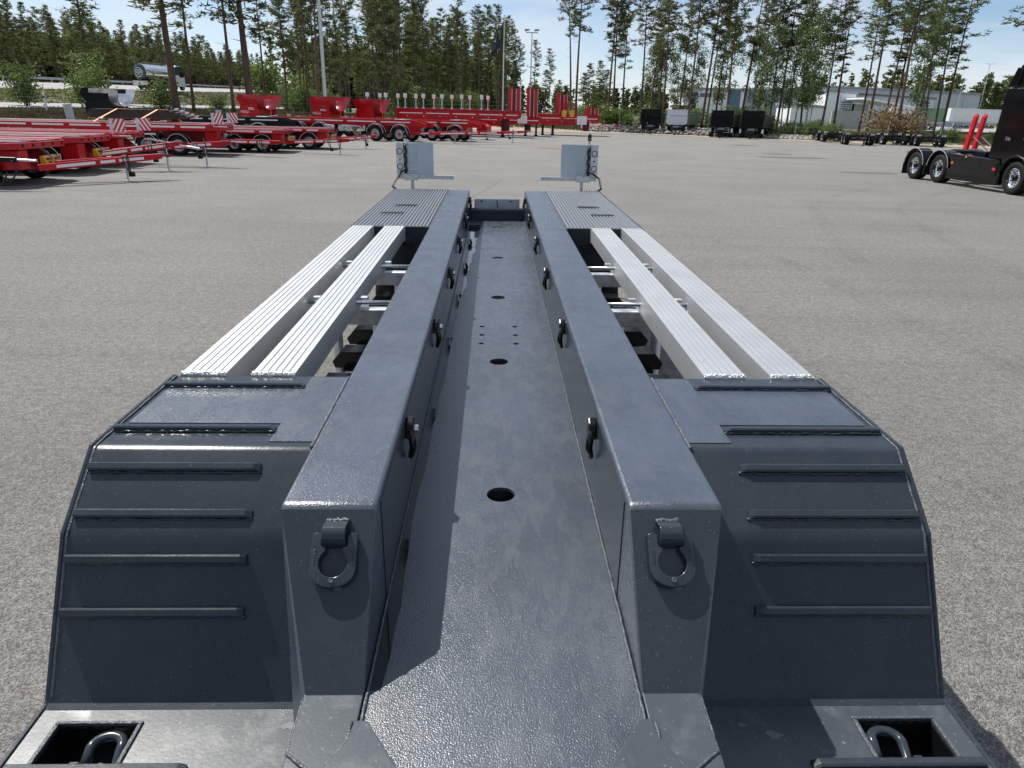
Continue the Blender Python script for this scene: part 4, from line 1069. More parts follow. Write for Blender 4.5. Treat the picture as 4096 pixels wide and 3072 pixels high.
# load on the fourth trailer: pallet, steel sections, straps
lx, ly, lz = -15.6, 34.2, 1.365
P = thing('pallet', 'brown wooden pallet on the red trailer under the steel sections', 'pallet', (lx, ly, lz), 2)
for yy2 in (-.38, 0, .38): 
    for xx in (-1.35,-.1,1.15): MB().box(xx-.10,xx+.10,yy2-.05,yy2+.05,0,.11).build('block', 'wood', P)
for k in range(6): MB().box(-1.5,1.3,-.46+k*.165,-.36+k*.165,.111,.135).build('board', 'wood', P)
for k in range(5):
    st = thing('steel_section', ('longest dark steel section at the bottom of the strapped stack','dark steel section second from the bottom of the strapped stack','dark steel section in the middle of the strapped stack','dark steel section second from the top of the strapped stack','short dark steel section on top of the strapped stack')[k], 'steel section', (lx-.1*k, ly-.05+.02*k, lz+.138+k*.072), 2+.7*((k*3)%4-1.5), 'steel sections on the red trailer')
    l = 2.3-.12*k
    MB().box(-l,l-.3,-.42,-.38,.0,.07).box(-l,l-.3,.38,.42,0,.07).box(-l,l-.3,-.38,.38,.056,.068).build('channel', 'rust_steel', st)
    MB().prism([(l-.3,.0),(l-.05,.06),(l,.15),(l-.03,.16),(l-.1,.085),(l-.3,.04)], 'y', -.2, .2).build('bent_tab', 'galvanised', st)
for k, xx in enumerate((-.9, .85)):
    s_ = thing('load_strap', ('orange ratchet strap over the left half of the steel stack','orange ratchet strap over the right half of the steel stack')[k], 'strap', (lx+xx, ly, 0), 2, 'orange ratchet straps')
    pth = [(-.75,-1.36,1.36),(-.1,-.46,1.88),(0,.46,1.88),(.2,1.36,1.36)]
    mb = MB()
    for a, b_ in zip(pth, pth[1:]): mb.bar(a, b_, .075, .006, up=(0,-.4,1))
    mb.build('webbing', 'orange_strap', s_)
    MB().box(-.62,-.42,-1.18,-1.05,1.46,1.52).build('ratchet', 'steel_bright', s_, bevel=.01)

# ---------------------------------------------------------------- saddle chassis trailers
def saddle(T, x0, z0, col, w=2.35, l=1.45, h=1.42, word='MEGA'):
    """half-pipe support: two side boxes, two wings, and the curved sheet hung between them"""
    S_ = MB().box(x0+.1, x0+l-.1, -w/2+.2, w/2-.2, z0-.12, z0-.005).build('saddle', col, T, bevel=.01)
    for sy in (-1, 1):
        y0, y1 = sorted((sy*w/2, sy*(w/2-.05)))
        MB().prism([(x0,z0),(x0+l,z0),(x0+l,z0+.86),(x0,z0+.62)], 'y', y0, y1).build('side_panel', col, S_, bevel=.008)
        # wing leaning outwards
        wv = [(x0+.12,sy*(w/2-.08),z0+.55),(x0+l-.06,sy*(w/2-.08),z0+.80),(x0+l+.05,sy*(w/2-.02),z0+h),(x0-.05,sy*(w/2-.02),z0+h),(x0-.22,sy*(w/2-.04),z0+h-.34)]
        g = [Vector(p)-Vector((0,sy*.012,0)) for p in wv]; n = 5
        MB().add(wv+g, [tuple(range(n)), tuple(range(2*n-1,n-1,-1))]+[(i,i+n,(i+1)%n+n,(i+1)%n) for i in range(n)]).build('wing', col, S_)
    prof = []; n = 18
    for k in range(n+1):
        a = math.pi*k/n; prof.append((-(w/2-.02)*math.cos(a), z0+h-.02-(h-.42)*math.sin(a)**.85))
    vs = []; 
    for k, (y, z) in enumerate(prof):
        a = math.sin(math.pi*k/n); xf_ = x0+l+.62-.28*a
        vs += [(x0+.35-.2*a, y, z), (xf_, y, z), (x0+.35-.2*a, y*.99, z+.012), (xf_, y*.99, z+.012)]
    fs = []
    for k in range(n): q = 4*k; fs += [(q,q+4,q+5,q+1),(q+2,q+3,q+7,q+6),(q+1,q+5,q+7,q+3),(q,q+2,q+6,q+4)]
    MB().add(vs, fs).build('curved_sheet', 'red_sheet' if col != 'black_satin' else 'steel_bright', S_, smooth=True)
    MB().box(x0+l+.30,x0+l+.33,-.03,.03,z0,z0+.42).build('hanging_strap', 'orange_strap', S_)
    MB().box(x0+l-.2,x0+l+.0,-.5,.5,z0,z0+.12).build('timber_packing', 'wood', S_)
    if word:
        textmesh('lettering', word, .26, 'white_paint', S_, frame((x0+.42,-w/2-.004,z0+.24), (1,0,0), (0,0,1)), .002)
        for q in range(2): MB().box(x0+.72,x0+1.22-.1*q,-w/2-.006,-w/2-.002,z0+.42+.08*q,z0+.46+.08*q).build('lettering_bar', 'white_paint', S_)
    return S_
def chassis_trailer(name, label, x, y, heading, axles, length, front, col='red_paint', zt=1.42, sad=None, sadcol=None, word='MEGA', bar=True, group='saddle chassis trailers', r=.51):
    """origin under the foremost axle on the centre line; x forward"""
    T = thing(name, label, 'trailer', (x, y, 0), heading, group)
    for sy in (-1, 1):
        MB().prism([(-length,zt-.32),(-length,zt),(front-1.3,zt),(front-.4,zt-.22),(front-.4,zt-.45),(front-2.2,zt-.42)], 'y', sy*.62-.05, sy*.62+.05).build('frame_rail', col, T, bevel=.01)
        MB().box(-length+.2, front-1.2, sy*.72-.02, sy*.72+.02, zt-.30, zt-.27).build('rail_flange', col, T)
        strips(T, -length+.8, front-1.4, sy*.675, zt-.15, .07, (2.2,.35), face=sy)
    for k in range(7): MB().box(-length+.3+k*length/6.5, -length+.42+k*length/6.5, -.58, .58, zt-.28, zt-.1).build('cross_member', 'red_dark' if col == 'red_paint' else col, T)
    for ax in axles:
        for sy in (-1, 1):
            wheel(T, ax, sy*1.05, r, .37, 'rim_steel', 'red_paint' if col == 'red_paint' else 'black_satin')
            arc_fender(T, ax, sy*1.05, r+.12, .42, 'plastic_black', 2, 170, .02, True, rwheel=r)
        MB().box(ax-.08, ax+.08, -.9, .9, r-.08, r+.08).build('axle', 'black_satin', T)
        MB().box(ax-.3, ax+.3, -.66, .66, r+.06, zt-.34).build('axle_bracket', 'red_dark' if col == 'red_paint' else col, T)
    MB().prism([(.75,.45),(.75,1.0),(.45,1.15),(-.1,1.15),(-.1,.6)], 'y', -.75, .75).build('front_bracket', col, T, bevel=.02)
    gx = axles[1]-1.6
    for k in range(3): MB().tube([(gx-.2-k*.55,-.70,.78),(gx-.2-k*.55,.55,.78)], .20, 14).build('air_tank', ('chrome','steel_bright','galvanised')[k], T, auto=40)
    MB().box(gx-2.4,gx-1.75,-1.15,-.75,.55,1.0).build('storage_box', 'steel_bright', T, bevel=.02)
    MB().box(gx-.9,gx+.5,-1.16,-1.13,.92,.98).box(gx+.45,gx+.5,-1.16,-1.13,.4,.98).build('side_guard', 'galvanised', T)
    if sad is not None:
        saddle(T, sad, zt+.01, sadcol or col, word=word)
        MB().box(sad+2.1,sad+2.7,-.66,-.5,zt+.005,zt+.06).lathe([(0,0),(.08,0),(.08,.09),(0,.09)], 10, 'z', (sad+2.5,-.58,zt)).build('twist_lock', 'galvanised', T)
    MB().box(front-2.7,front-2.1,-.7,.7,zt+.005,zt+.05).build('front_twist_lock', 'galvanised', T, bevel=.01)
    if bar: drawbar(T, (.75,0,.55), bar, .5, .16, .72)
    return T
chassis_trailer('chassis_trailer', 'five-axle red chassis trailer with the leftmost red saddle, lettered MEGA', -6.2, 52.7, -17, (0,-1.8,-6.1,-7.85,-9.6), 12.6, 2.2, sad=-12.4, bar=(4.6,.3,.75))
chassis_trailer('chassis_trailer', 'red chassis trailer with the middle saddle, glinting in the sun', -2.6, 55.4, -16, (0,-1.75,-6.0,-7.7,-9.4), 12.2, 2.2, sad=-11.3, bar=(5.2,.4,.8))
chassis_trailer('chassis_trailer', 'red chassis trailer with the rightmost wide low saddle sheet', -1.2, 59.5, -12, (-2.5,-4.2,-6.2,-7.9), 10.5, 1.0, sad=-9.8, zt=1.36, bar=None, word=None)
chassis_trailer('chassis_trailer', 'black chassis trailer with a black saddle and bare steel sheet', -13.6, 47.6, 1, (-.9,-2.7,-6.5,-8.2), 9.9, 1.6, col='black_satin', zt=1.46, sad=-11.0, sadcol='black_satin', word=None, bar=None)

# ---------------------------------------------------------------- long red semi-trailers with stakes
def work_lamp(T, x, y, z):
    p = MB().tube([(x,y,z),(x,y,z+.85)], .05, 8).box(x-.11,x+.11,y-.11,y+.11,z,z+.10).build('lamp_post', 'galvanised', T, auto=40)
    MB().prism([(x-.14,z+.84),(x+.12,z+.80),(x+.15,z+1.14),(x-.12,z+1.18)], 'y', y-.14, y+.14).build('lamp_head', 'white_paint', p, bevel=.02)
    hose(p, [(x+.05,y-.05,z+.05),(x+.22,y-.1,z+.28),(x+.32,y-.1,z+.1),(x+.18,y-.05,z+.0)], .02)
def stakes(T, x, y, z, n, h, dx=.36, name='ramp_leaf'):
    for k in range(n):
        o = MB().box(x+k*dx, x+k*dx+dx*.86, y-.06, y+.06, z, z+h-.07*k).build(name, 'red_paint' if k % 2 == 0 else 'red_dark', T, bevel=.015)
        MB().box(x+k*dx+dx*.80, x+k*dx+dx*.90, y-.085, y-.058, z+.1, z+h-.15).build('leaf_edge', 'galvanised', o)
def semi(label, x, y, heading, length, ztop, zbot, lamps=(), stk=(), box=None, legs=(1.0,), neck=3.2, wheels=()):
    T = thing('semi_trailer', label, 'trailer', (x, y, 0), heading, 'red semi-trailers with ramps')
    w = 2.55
    MB().prism([(-length,zbot),(-length,ztop),(-neck,ztop),(-neck,zbot)], 'y', -w/2, w/2).build('body_side', 'red_paint', T, bevel=.03)
    MB().prism([(-neck-.4,ztop-.02),(-neck+.1,ztop-.02),(0,ztop-.05),(0,ztop-.62),(-.6,ztop-.72),(-neck,ztop-.75),(-neck-.4,zbot+.3)], 'y', -w/2+.02, w/2-.02).build('gooseneck', 'red_paint', T, bevel=.03)
    strips(T, -length+.3, -.3, -w/2-.001, ztop-.38, .07, (2.0,.3)); 
    MB().box(-length, -.1, -w/2-.02, -w/2+.02, ztop-.16, ztop-.10).build('side_ledge', 'red_dark', T)
    for k in range(8): MB().lathe([(0,-.01),(.04,-.01),(.04,.004),(0,.004)], 8, 'y', (-length+1+k*1.4,-w/2,ztop-.62)).build('side_port', 'reflective', T)
    for lx_ in legs:
        for sy in (-1, 1):
            lg = MB().box(-lx_-.09,-lx_+.09,sy*.85-.09,sy*.85+.09,.08,ztop-.6).build('landing_leg', 'black_satin', T)
            MB().box(-lx_-.17,-lx_+.17,sy*.85-.16,sy*.85+.16,0.0,.08).build('leg_foot', 'black_satin', lg)
    for (a, h_, n_) in stk: stakes(T, a, -w/2+.25, ztop-.1, n_, h_); stakes(T, a, w/2-.25, ztop-.1, n_, h_)
    if box: MB().box(box[0], box[1], -w/2-.03, -w/2+.01, box[2], box[3]).build('white_panel', 'white_paint', T, bevel=.02)
    for (lx_, ly_) in lamps: work_lamp(T, lx_, ly_, ztop)
    for wx in wheels:
        for sy in (-1,1): wheel(T, wx, sy*1.0, .5, .36)
    MB().box(-1.6,-1.0,-.5,.5,.45,ztop-.65).build('winch_box', 'red_dark', T, bevel=.03)
    return T
rl = random.Random(4)
lamps = []
for i in range(7): lamps += [(-12.2+1.62*i+rl.uniform(-.1,.1), -1.1), (-11.6+1.6*i, 1.1)]
Y1, Y2, Y3 = 66.5, 71.0, 75.5
n1, n2, n3 = spot(2085,Y1), spot(2168,Y2), spot(2398,Y3)
semi('long red semi-trailer crowded with white work lamps on posts', n1, Y1, -3, n1-spot(1590,Y1), 2.20, 1.0, lamps=[(l-1.0, m_) for l, m_ in lamps], stk=((spot(2034,Y1)-n1,1.95,3),), legs=(1.6,), neck=3.6, wheels=(-11.0,-9.6))
semi('red semi-trailer with the dark ramp leaves standing behind a white panel', n2, Y2, -3, 11, 1.75, .85, stk=((spot(2106,Y2)-n2,2.55,3),), box=(spot(2072,Y2)-n2,spot(2110,Y2)-n2,1.1,1.75), legs=(.5,1.5), wheels=(-10,))
T = semi('rightmost red semi-trailer with a lashing rack and a white panel at its nose', n3, Y3, -2, n3-spot(2150,Y3), 1.98, .95, stk=((spot(2225,Y3)-n3,2.0,3),(spot(2348,Y3)-n3,.85,3)), box=(spot(2306,Y3)-n3,spot(2345,Y3)-n3,1.05,1.85), legs=(4.6,5.6), neck=2.4, wheels=())
rk = MB()
for zz_ in (2.0,2.5,3.0): rk.box(-4.0,-2.6,-1.36,-1.30,zz_-.03,zz_+.03)
for k in range(5): rk.box(-4.0+k*.34,-3.95+k*.34,-1.36,-1.30,1.1,3.0)
rk.build('lashing_rack', 'red_paint', T)
for k in range(2): MB().prism([(-3.8+k*.75,1.75),(-3.4+k*.75,1.72),(-3.3+k*.75,2.3),(-3.6+k*.75,2.4),(-3.85+k*.75,2.25)], 'y', -1.45, -1.36).build('yellow_chock', 'yellow', T, bevel=.03)
T = thing('trailer_drawbar', 'slim red drawbar on a prop in front of the red semi-trailers', 'drawbar', (-4.4,50.4,0), 0)
drawbar(T, (0,0,.62), (5.6,1.6,.78), .16, .15, .48)
T = thing('trailer_drawbar', 'small far red drawbar on two props right of the semi-trailers', 'drawbar', (9.3,80.5,0), 0)
drawbar(T, (0,0,.75), (4.2,0,.95), .3, .15, .5); 
# ================================================================ right side: tipper trailers, dollies, tractor, ramps
pm('tipper_black', (.0035,.004,.006), .22, 0, .15, 2, spec=.15)
pm('tipper_white', (.62,.66,.72), .35, 0, .06, 2, coat=.2)
pm('tipper_green', (.22,.27,.20), .4, 0, .1, 2)
pm('tipper_side', (.035,.042,.034), .35, 0, .15, 2)
def tipper(label, x, y, heading, front='tipper_black', side='tipper_side', steps=False):
    """x forward (towards the camera), origin under the front axle"""
    T = thing('tipper_trailer', label, 'trailer', (x, y, 0), heading, 'tipper trailers')
    w = 2.5; z0, z1 = 1.12, 2.55; L_ = 6.2
    # headboard: lower half, upper half set back, ledge, all with depth
    hb = MB().prism([(.55,z0+.15),(.62,z0+.9),(.30,z0+.95),(.30,z0+.15)], 'y', -w/2+.1, w/2-.1).build('headboard', front, T, bevel=.02)
    MB().box(.26,.50,-w/2+.12,w/2-.12,z0+.96,z1+.12).build('upper_headboard', front, hb, bevel=.02)
    MB().box(.20,.56,-w/2+.10,w/2-.10,z1+.12,z1+.18).build('top_rim', 'black_satin' if front == 'tipper_black' else front, hb)
    MB().prism([(-w/2+.1,z0+.15),(-w/2+.35,z0),(w/2-.35,z0),(w/2-.1,z0+.15)], 'x', .30, .54).build('chin_plate', front, hb)
    for sy in (-1, 1):
        y0, y1 = sorted((sy*w/2, sy*(w/2-.06)))
        sd_ = MB().box(-L_, .30, y0, y1, z0+.05, z1-.22).build('side_wall', side, T, bevel=.01)
        MB().box(-L_-.05, .45, sy*w/2-.06, sy*w/2+.06, z1-.30, z1-.16).build('side_rim', side, sd_)
        MB().box(-L_-.05, .34, sy*w/2-.05, sy*w/2+.05, z0, z0+.10).build('sill', side, sd_)
        for k in range(7): MB().box(-L_+.2+k*.95, -L_+.28+k*.95, min(sy*w/2,sy*(w/2+.05)), max(sy*w/2,sy*(w/2+.05)), z0+.1, z1-.3).build('side_post', side, sd_)
    MB().box(-L_, .3, -w/2+.06, w/2-.06, z0-.02, z0+.06).build('tub_floor', 'black_satin', T)
    MB().box(-L_-.06, -L_, -w/2, w/2, z0, z1-.25).build('tailgate', side, T)
    for sy in (-1, 1): MB().box(-L_+.2, .9, sy*.45-.05, sy*.45+.05, .78, 1.08).build('chassis_rail', 'black_satin', T)
    for ax in (0, -3.6, -4.9):
        for sy in (-1, 1):
            wheel(T, ax, sy*1.03, .5, .38, 'rim_steel', 'black_satin')
            MB().box(ax-.5, ax+.5, sy*1.03-.2, sy*1.03+.2, 1.03, 1.055).build('mudguard', 'plastic_black', T)
        MB().box(ax-.08, ax+.08, -.9, .9, .42, .58).build('axle', 'black_satin', T)
    MB().prism([(-1.0,-.9),(-1.0,.9),(.55,.85),(.55,-.85)], 'z', .66, .76).build('dolly_frame', 'black_satin', T, bevel=.02)
    MB().prism([(.55,.78),(.72,.86),(.30,1.08),(-.3,1.08),(-.3,.78)], 'y', -.55, .55).build('dolly_cover', 'board_back', T)
    mb = MB()
    for sy in (-1, 1): mb.bar((.5,sy*.55,.72),(2.4,sy*.07,.60),.10,.14)
    db = mb.build('drawbar', 'black_satin', T)
    MB().tube([(1.75,.18,.02),(1.75,.18,.62)], .04, 8).build('jack_leg', 'black_satin', db)
    hose(db, [(1.2,-.2,.8),(1.5,-.3,.6),(1.6,-.3,.3),(1.8,-.2,.5),(1.9,-.1,.68)], .025)
    for sy in (-1, 1): MB().box(.42,.50,sy*1.12-.09,sy*1.12+.09,.55,.95).build('side_marker', 'white_paint' if sy > 0 else 'galvanised', T)
    if steps:
        st = MB()
        for zz_ in (.55,.80,1.02): st.box(.60,.66,.35,.85,zz_-.02,zz_+.02)
        st.box(.60,.66,.33,.37,.5,1.04).box(.60,.66,.83,.87,.5,1.04).build('ladder', 'galvanised', T)
    return T
tipper('black tipper trailer farthest left, half hidden behind the white tipper', 18.0, 87.2, -106)
tipper('tipper trailer with white headboard and pale green side', 20.7, 85.6, -114, 'tipper_white', 'tipper_green')
tipper('black tipper trailer with a small ladder, third of the four tippers', 24.2, 80.1, -116, steps=True)
tipper('black tipper trailer at the right end of the four tippers', 26.9, 78.4, -118)
def dolly(label, x, y, heading, yel=False):
    T = thing('dolly', label, 'dolly', (x, y, 0), heading, 'black dollies')
    for ax in (0, -1.4):
        for sy in (-1, 1):
            wheel(T, ax, sy*1.02, .46, .42, 'rim_steel', 'black_satin', z=.46)
            fd = arc_fender(T, ax, sy*1.02, .57, .5, 'plastic_black', 0, 180, .03, False, rwheel=.46)
            for k in range(3): MB().box(ax+.34,ax+.40,sy*1.02-.17+k*.13,sy*1.02-.12+k*.13,.86,1.0).build('mudguard_clip', 'reflective', fd)
        MB().tube([(ax,-.9,.46),(ax,.9,.46)], .075, 10).build('axle', 'black_satin', T)
    for sy in (-1, 1): MB().box(-2.2,.7,sy*.42-.05,sy*.42+.05,.66,.86).build('frame_rail', 'black_satin', T, bevel=.01)
    for xx in (.5,-.1,-.7,-1.4,-2.0): MB().box(xx-.05,xx+.05,-.42,.42,.68,.82).build('cross_member', 'black_satin', T)
    MB().lathe([(0,.98),(.42,.98),(.50,.95),(.50,.90),(0,.88)], 24, 'z', (-.7,0,.04)).build('fifth_wheel', 'rubber', T, auto=40)
    mb = MB()
    for sy in (-1, 1): mb.bar((.6,sy*.42,.72),(2.3,sy*.06,.52),.09,.12)
    mb.build('drawbar', 'black_satin', T)
    MB().tube([(1.0,.25,.02),(1.0,.25,.70)], .05, 8).box(.92,1.08,.17,.33,0,.03).build('jack_leg', 'black_satin', T)
    hose(T, [(.5,-.3,.9),(.7,-.1,.98),(.75,.2,.85),(.6,.35,.9)], .022); hose(T, [(.6,-.4,.75),(.8,-.2,.45),(.85,.1,.5),(.7,.3,.75)], .022)
    MB().box(.56,.62,-1.2,-1.05,.70,.80).build('side_marker', 'yellow' if yel else 'black_satin', T)
    for yv in (-.8,.8): MB().box(.62,.68,yv-.2,yv+.2,.62,.78).build('tail_lamp', 'plastic_black', T)
    return T
dolly('black dolly with a yellow side marker, farthest left of the dollies', 33.2, 72.9, -92, True)
dolly('black dolly standing nearest, second from the left', 32.7, 66.8, -106)
dolly('black dolly in front of the withered brown bush', 37.3, 69.4, -90)
dolly('black dolly at the right end of the row, behind the tractor', 39.4, 67.2, -104)

# ---------------------------------------------------------------- black tractor unit
TX, TY = 18.0, 23.5
T = thing('tractor_unit', 'glossy black tractor unit with chromed wheels at the right edge', 'truck', (TX, TY, 0), -90)
# local: x forward (towards the camera), y = -1.25 is the side we see; front axle x=0, drive axles x=-4.15, -5.75
for ax in (0, -4.15, -5.78):
    for sy in (-1, 1):
        wheel(T, ax, sy*1.06, .52, .36 if ax == 0 else .40, 'chrome', 'black_satin')
    MB().box(ax-.09, ax+.09, -.9, .9, .44, .60).build('axle', 'black_satin', T)
for sy in (-1, 1): MB().box(-6.6, .6, sy*.40-.05, sy*.40+.05, .72, .98).build('frame_rail', 'black_satin', T)
for sy in (-1, 1):
    for ax in (-4.15, -5.78):
        md = MB()
        pr = []
        for a in (4,20,36,52,68,82,98,112,128,144,160,176): pr.append((ax+.68*math.cos(rad(a)), .54+.64*math.sin(rad(a))))
        qr = [(ax+.65*math.cos(rad(a)), .54+.61*math.sin(rad(a))) for a in (176,160,144,128,112,98,82,68,52,36,20,4)]
        f_ = md.prism(pr+qr, 'y', sy*1.06-.24, sy*1.06+.24).build('mudguard', 'black_satin', T, auto=40)
        for k in range(6):
            a = rad(60+k*11); MB().bar((ax+.685*math.cos(a), sy*1.06-.22, .54+.645*math.sin(a)), (ax+.685*math.cos(a), sy*1.06+.22, .54+.645*math.sin(a)), .014, .010).build('mudguard_rib', 'reflective', f_)
        MB().tube([(u, sy*1.06+sy*.245, v) for u, v in pr], .014, 5).build('mudguard_edge', 'galvanised', f_)
    MB().box(-6.50,-6.47,sy*1.06-.24,sy*1.06+.24,.16,.62).build('mud_flap', 'rubber', T)
    MB().box(-5.02,-4.98,sy*1.06-.22,sy*1.06+.22,.22,.70).build('mud_flap', 'rubber', T)
    MB().box(-6.53,-6.50,sy*1.10-.12,sy*1.10+.12,.92,1.02).build('tail_lamp', 'red_stripe', T)
    y0, y1 = sorted((sy*1.25, sy*1.05))
    sk = MB().prism([(-3.55,.26),(-.66,.26),(-.66,.55),(-.80,1.02),(-3.60,1.10),(-3.60,.45)], 'y', y0, y1).build('side_skirt', 'black_gloss', T, bevel=.03)
    MB().box(-3.54,-.70,min(sy*1.245,sy*1.262),max(sy*1.245,sy*1.262),.22,.42).build('skirt_foot', 'black_satin', sk)
    MB().box(-3.50,-1.0,min(sy*1.25,sy*1.258),max(sy*1.25,sy*1.258),.66,.685).build('skirt_ridge', 'black_satin', sk)
    MB().box(-1.75,-1.735,min(sy*1.25,sy*1.2535),max(sy*1.25,sy*1.2535),.42,1.03).build('panel_gap', 'plastic_black', sk)
    MB().box(-3.38,-3.24,min(sy*1.25,sy*1.27),max(sy*1.25,sy*1.27),.74,.83).build('side_lamp', 'amber', sk)
    MB().box(-2.62,-2.56,min(sy*1.25,sy*1.262),max(sy*1.25,sy*1.262),1.0,1.06).build('yellow_tab', 'yellow', sk)
    MB().box(-1.05,-.82,min(sy*1.25,sy*1.275),max(sy*1.25,sy*1.275),.50,.95).build('step_light', 'black_satin', sk, bevel=.02)
    MB().box(-1.03,-.88,min(sy*1.27,sy*1.282),max(sy*1.27,sy*1.282),.68,.77).build('step_reflector', 'red_stripe', sk)
MB().lathe([(0,1.18),(.40,1.20),(.55,1.16),(.55,1.08),(0,1.06)], 28, 'z', (-4.7,0,0)).build('fifth_wheel', 'rubber', T, auto=40)
for k in range(4): hose(T, [(-2.1,-.4+k*.2,1.3),(-2.5,-.35+k*.2,1.15),(-2.9,-.2+k*.15,1.05),(-3.3,-.1+k*.1,1.02)], .03)
for xx, hh in ((-2.4,.34),(-3.2,.22)): MB().box(xx-.3,xx+.3,-.38,.38,.98,.98+hh).build('battery_box', 'black_satin', T, bevel=.03)
# cab: body, arch, fairing, roof, windows
arch = [(.0+.66*math.cos(rad(a)), .55+.66*math.sin(rad(a))) for a in (12,35,60,90,120,145,168)]
cabp = [(-1.18,1.08),(-1.18,3.22),(1.30,3.22),(1.42,2.0),(1.46,.72)] + [(.66,.72)] + arch[:] + [(-.66,.80),(-.72,1.08)]
cab = MB().prism(cabp, 'y', -1.25, 1.25).build('cab', 'black_gloss', T, bevel=.05, seg=3)
MB().prism([(-1.22,3.25),(-1.22,3.50),(-.95,3.95),(.15,3.98),(.95,3.62),(1.25,3.25)], 'y', -1.22, 1.22).build('roof', 'black_gloss', cab, bevel=.06, seg=3)
for sy in (-1, 1):
    y0, y1 = sorted((sy*1.26, sy*1.19))
    fd = MB().prism([(-1.42,1.12),(-1.05,1.12),(-.88,3.24),(-1.30,3.24)], 'y', y0, y1).build('side_fairing', 'black_gloss', cab, bevel=.02)
    MB().prism([(-1.30,3.29),(-.85,3.29),(-.75,3.80),(-1.05,3.86)], 'y', y0, y1).build('roof_fairing', 'black_gloss', cab, bevel=.02)
    MB().prism([(.15,1.95),(1.18,1.95),(1.05,2.85),(.15,2.85)], 'y', min(sy*1.25,sy*1.254), max(sy*1.25,sy*1.254)).build('door_window', 'glass_dark', cab)
    MB().box(.04,.052,min(sy*1.25,sy*1.253),max(sy*1.25,sy*1.253),1.2,3.1).build('door_gap', 'plastic_black', cab)
    MB().prism([(-1.0,2.02),(.0,1.60),(.0,1.50),(-1.0,1.92)], 'y', min(sy*1.25,sy*1.262), max(sy*1.25,sy*1.262)).build('side_crease', 'black_gloss', cab)
    MB().box(.10,.30,min(sy*1.25,sy*1.29),max(sy*1.25,sy*1.29),1.70,1.75).build('door_handle', 'chrome', cab, bevel=.01)
    MB().tube([(u, sy*1.262, v) for u, v in arch[::1]], .045, 8).build('wheel_arch', 'black_satin', cab, smooth=True)
    MB().box(1.25,1.37,min(sy*1.30,sy*1.55),max(sy*1.30,sy*1.55),2.0,2.75).build('mirror', 'black_satin', cab, bevel=.04)
textmesh('model_number', '540', .17, 'steel_bright', cab, frame((-.66,-1.2565,1.70), (1,0,0), (0,0,1)), .003)
# red loading ramps standing behind the tractor
T = thing('ramp_trailer', 'red machine trailer with two upright loading ramps behind the tractor', 'trailer', (spot(3880,34.5), 34.5, 0), 0)
for k in range(2):
    x_ = k*.40
    rp2 = MB().prism([(x_,.78),(x_+.16,.78),(x_+.30,2.42),(x_+.26,2.55),(x_+.18,2.42)], 'y', -.12, .12).build('ramp', 'red_paint', T, bevel=.01)
    MB().prism([(x_+.04,.85),(x_+.11,.85),(x_+.26,2.36),(x_+.21,2.36)], 'y', -.124, -.119).build('ramp_inset', 'red_dark', rp2)
    MB().tube([(x_+.25,-.1,1.55),(x_+1.1,-.1,.95)], .03, 8).build('gas_strut', 'galvanised', rp2)
MB().box(-.1,4.5,-.5,1.8,.55,.78).build('deck', 'red_paint', T, bevel=.02)
for ax in (1.2,2.2):
    wheel(T, ax, -.35, .38, .26); wheel(T, ax, 1.6, .38, .26)

# ---------------------------------------------------------------- buildings and parked lorry trailers beyond
pm('cladding_grey', (.50,.54,.59), .5, .1, .05, .2)
pm('cladding_dark', (.30,.33,.37), .5, .1, .06, .2)
pm('cladding_white', (.86,.88,.90), .5, 0, .04, .2)
pm('roof_brown', (.16,.15,.14), .8, 0, .1, .2)
pm('window_blue', (.05,.12,.22), .1, 0, .05)
pm('tarp_white', (.70,.71,.70), .6, 0, .08, .8)
pm('tarp_green', (.16,.30,.17), .6, 0, .12, .8)
pm('concrete', (.42,.42,.41), .85, 0, .1, .5)
def bldg(name, label, px0, px1, Y, ztop, mat, depth=30, z0=0, seam=4.0, rz=0, roofm='cladding_dark', drop=0):
    x0, x1 = spot(px0, Y), spot(px1, Y); wd = x1-x0
    T = thing(name, label, 'building', (x0, Y, z0), rz)
    MB().prism([(0,0),(wd,0),(wd,ztop-z0-drop),(0,ztop-z0)], 'y', 0, depth).build('wall', mat, T)
    n = max(2, int(wd/seam))
    for k in range(1, n): MB().box(k*wd/n-.04, k*wd/n+.04, -.05, -.001, .3, ztop-z0-drop-.3).build('wall_seam', 'cladding_dark', T)
    MB().prism([(-.3,ztop-z0-.05),(wd+.3,ztop-z0-.05-drop),(wd+.3,ztop-z0+.35-drop),(-.3,ztop-z0+.35)], 'y', -.3, depth+.3).build('roof', roofm, T)
    return T, wd
def fz(px, py, Y): return high(px, py, Y)
T, wd = bldg('warehouse', 'long grey clad warehouse farthest back on the right', 3260, 3897, 190, fz(3500,352,190), 'cladding_grey', 40, -1, drop=fz(3500,352,190)-fz(3895,378,190))
T, wd = bldg('warehouse', 'lower grey hall with brown roof in front of the long warehouse', 3405, 3720, 172, fz(3500,380,172), 'cladding_grey', 16, -1, 5, roofm='roof_brown', drop=.6)
T, wd = bldg('white_hall', 'white hall with a gridded roller door behind the leaning pines', 3290, 3408, 160, fz(3350,365,160), 'cladding_white', 14, -1, 20, drop=.5)
fr_ = MB(); dw = wd*.42; d0 = wd*.50
dr = MB().box(d0, d0+dw, -.12, -.02, fz(3365,440,160)+1, fz(3365,404,160)+1).build('roller_door', 'cladding_white', T)
za, zb_ = fz(3365,440,160)+1, fz(3365,404,160)+1
for i in range(4):
    for j in range(4): MB().box(d0+.15+i*(dw-.2)/4, d0+(i+.84)*(dw-.2)/4+.15, -.16, -.121, za+.1+j*(zb_-za)/4, za+(j+.8)*(zb_-za)/4).build('door_pane', 'window_blue', dr)
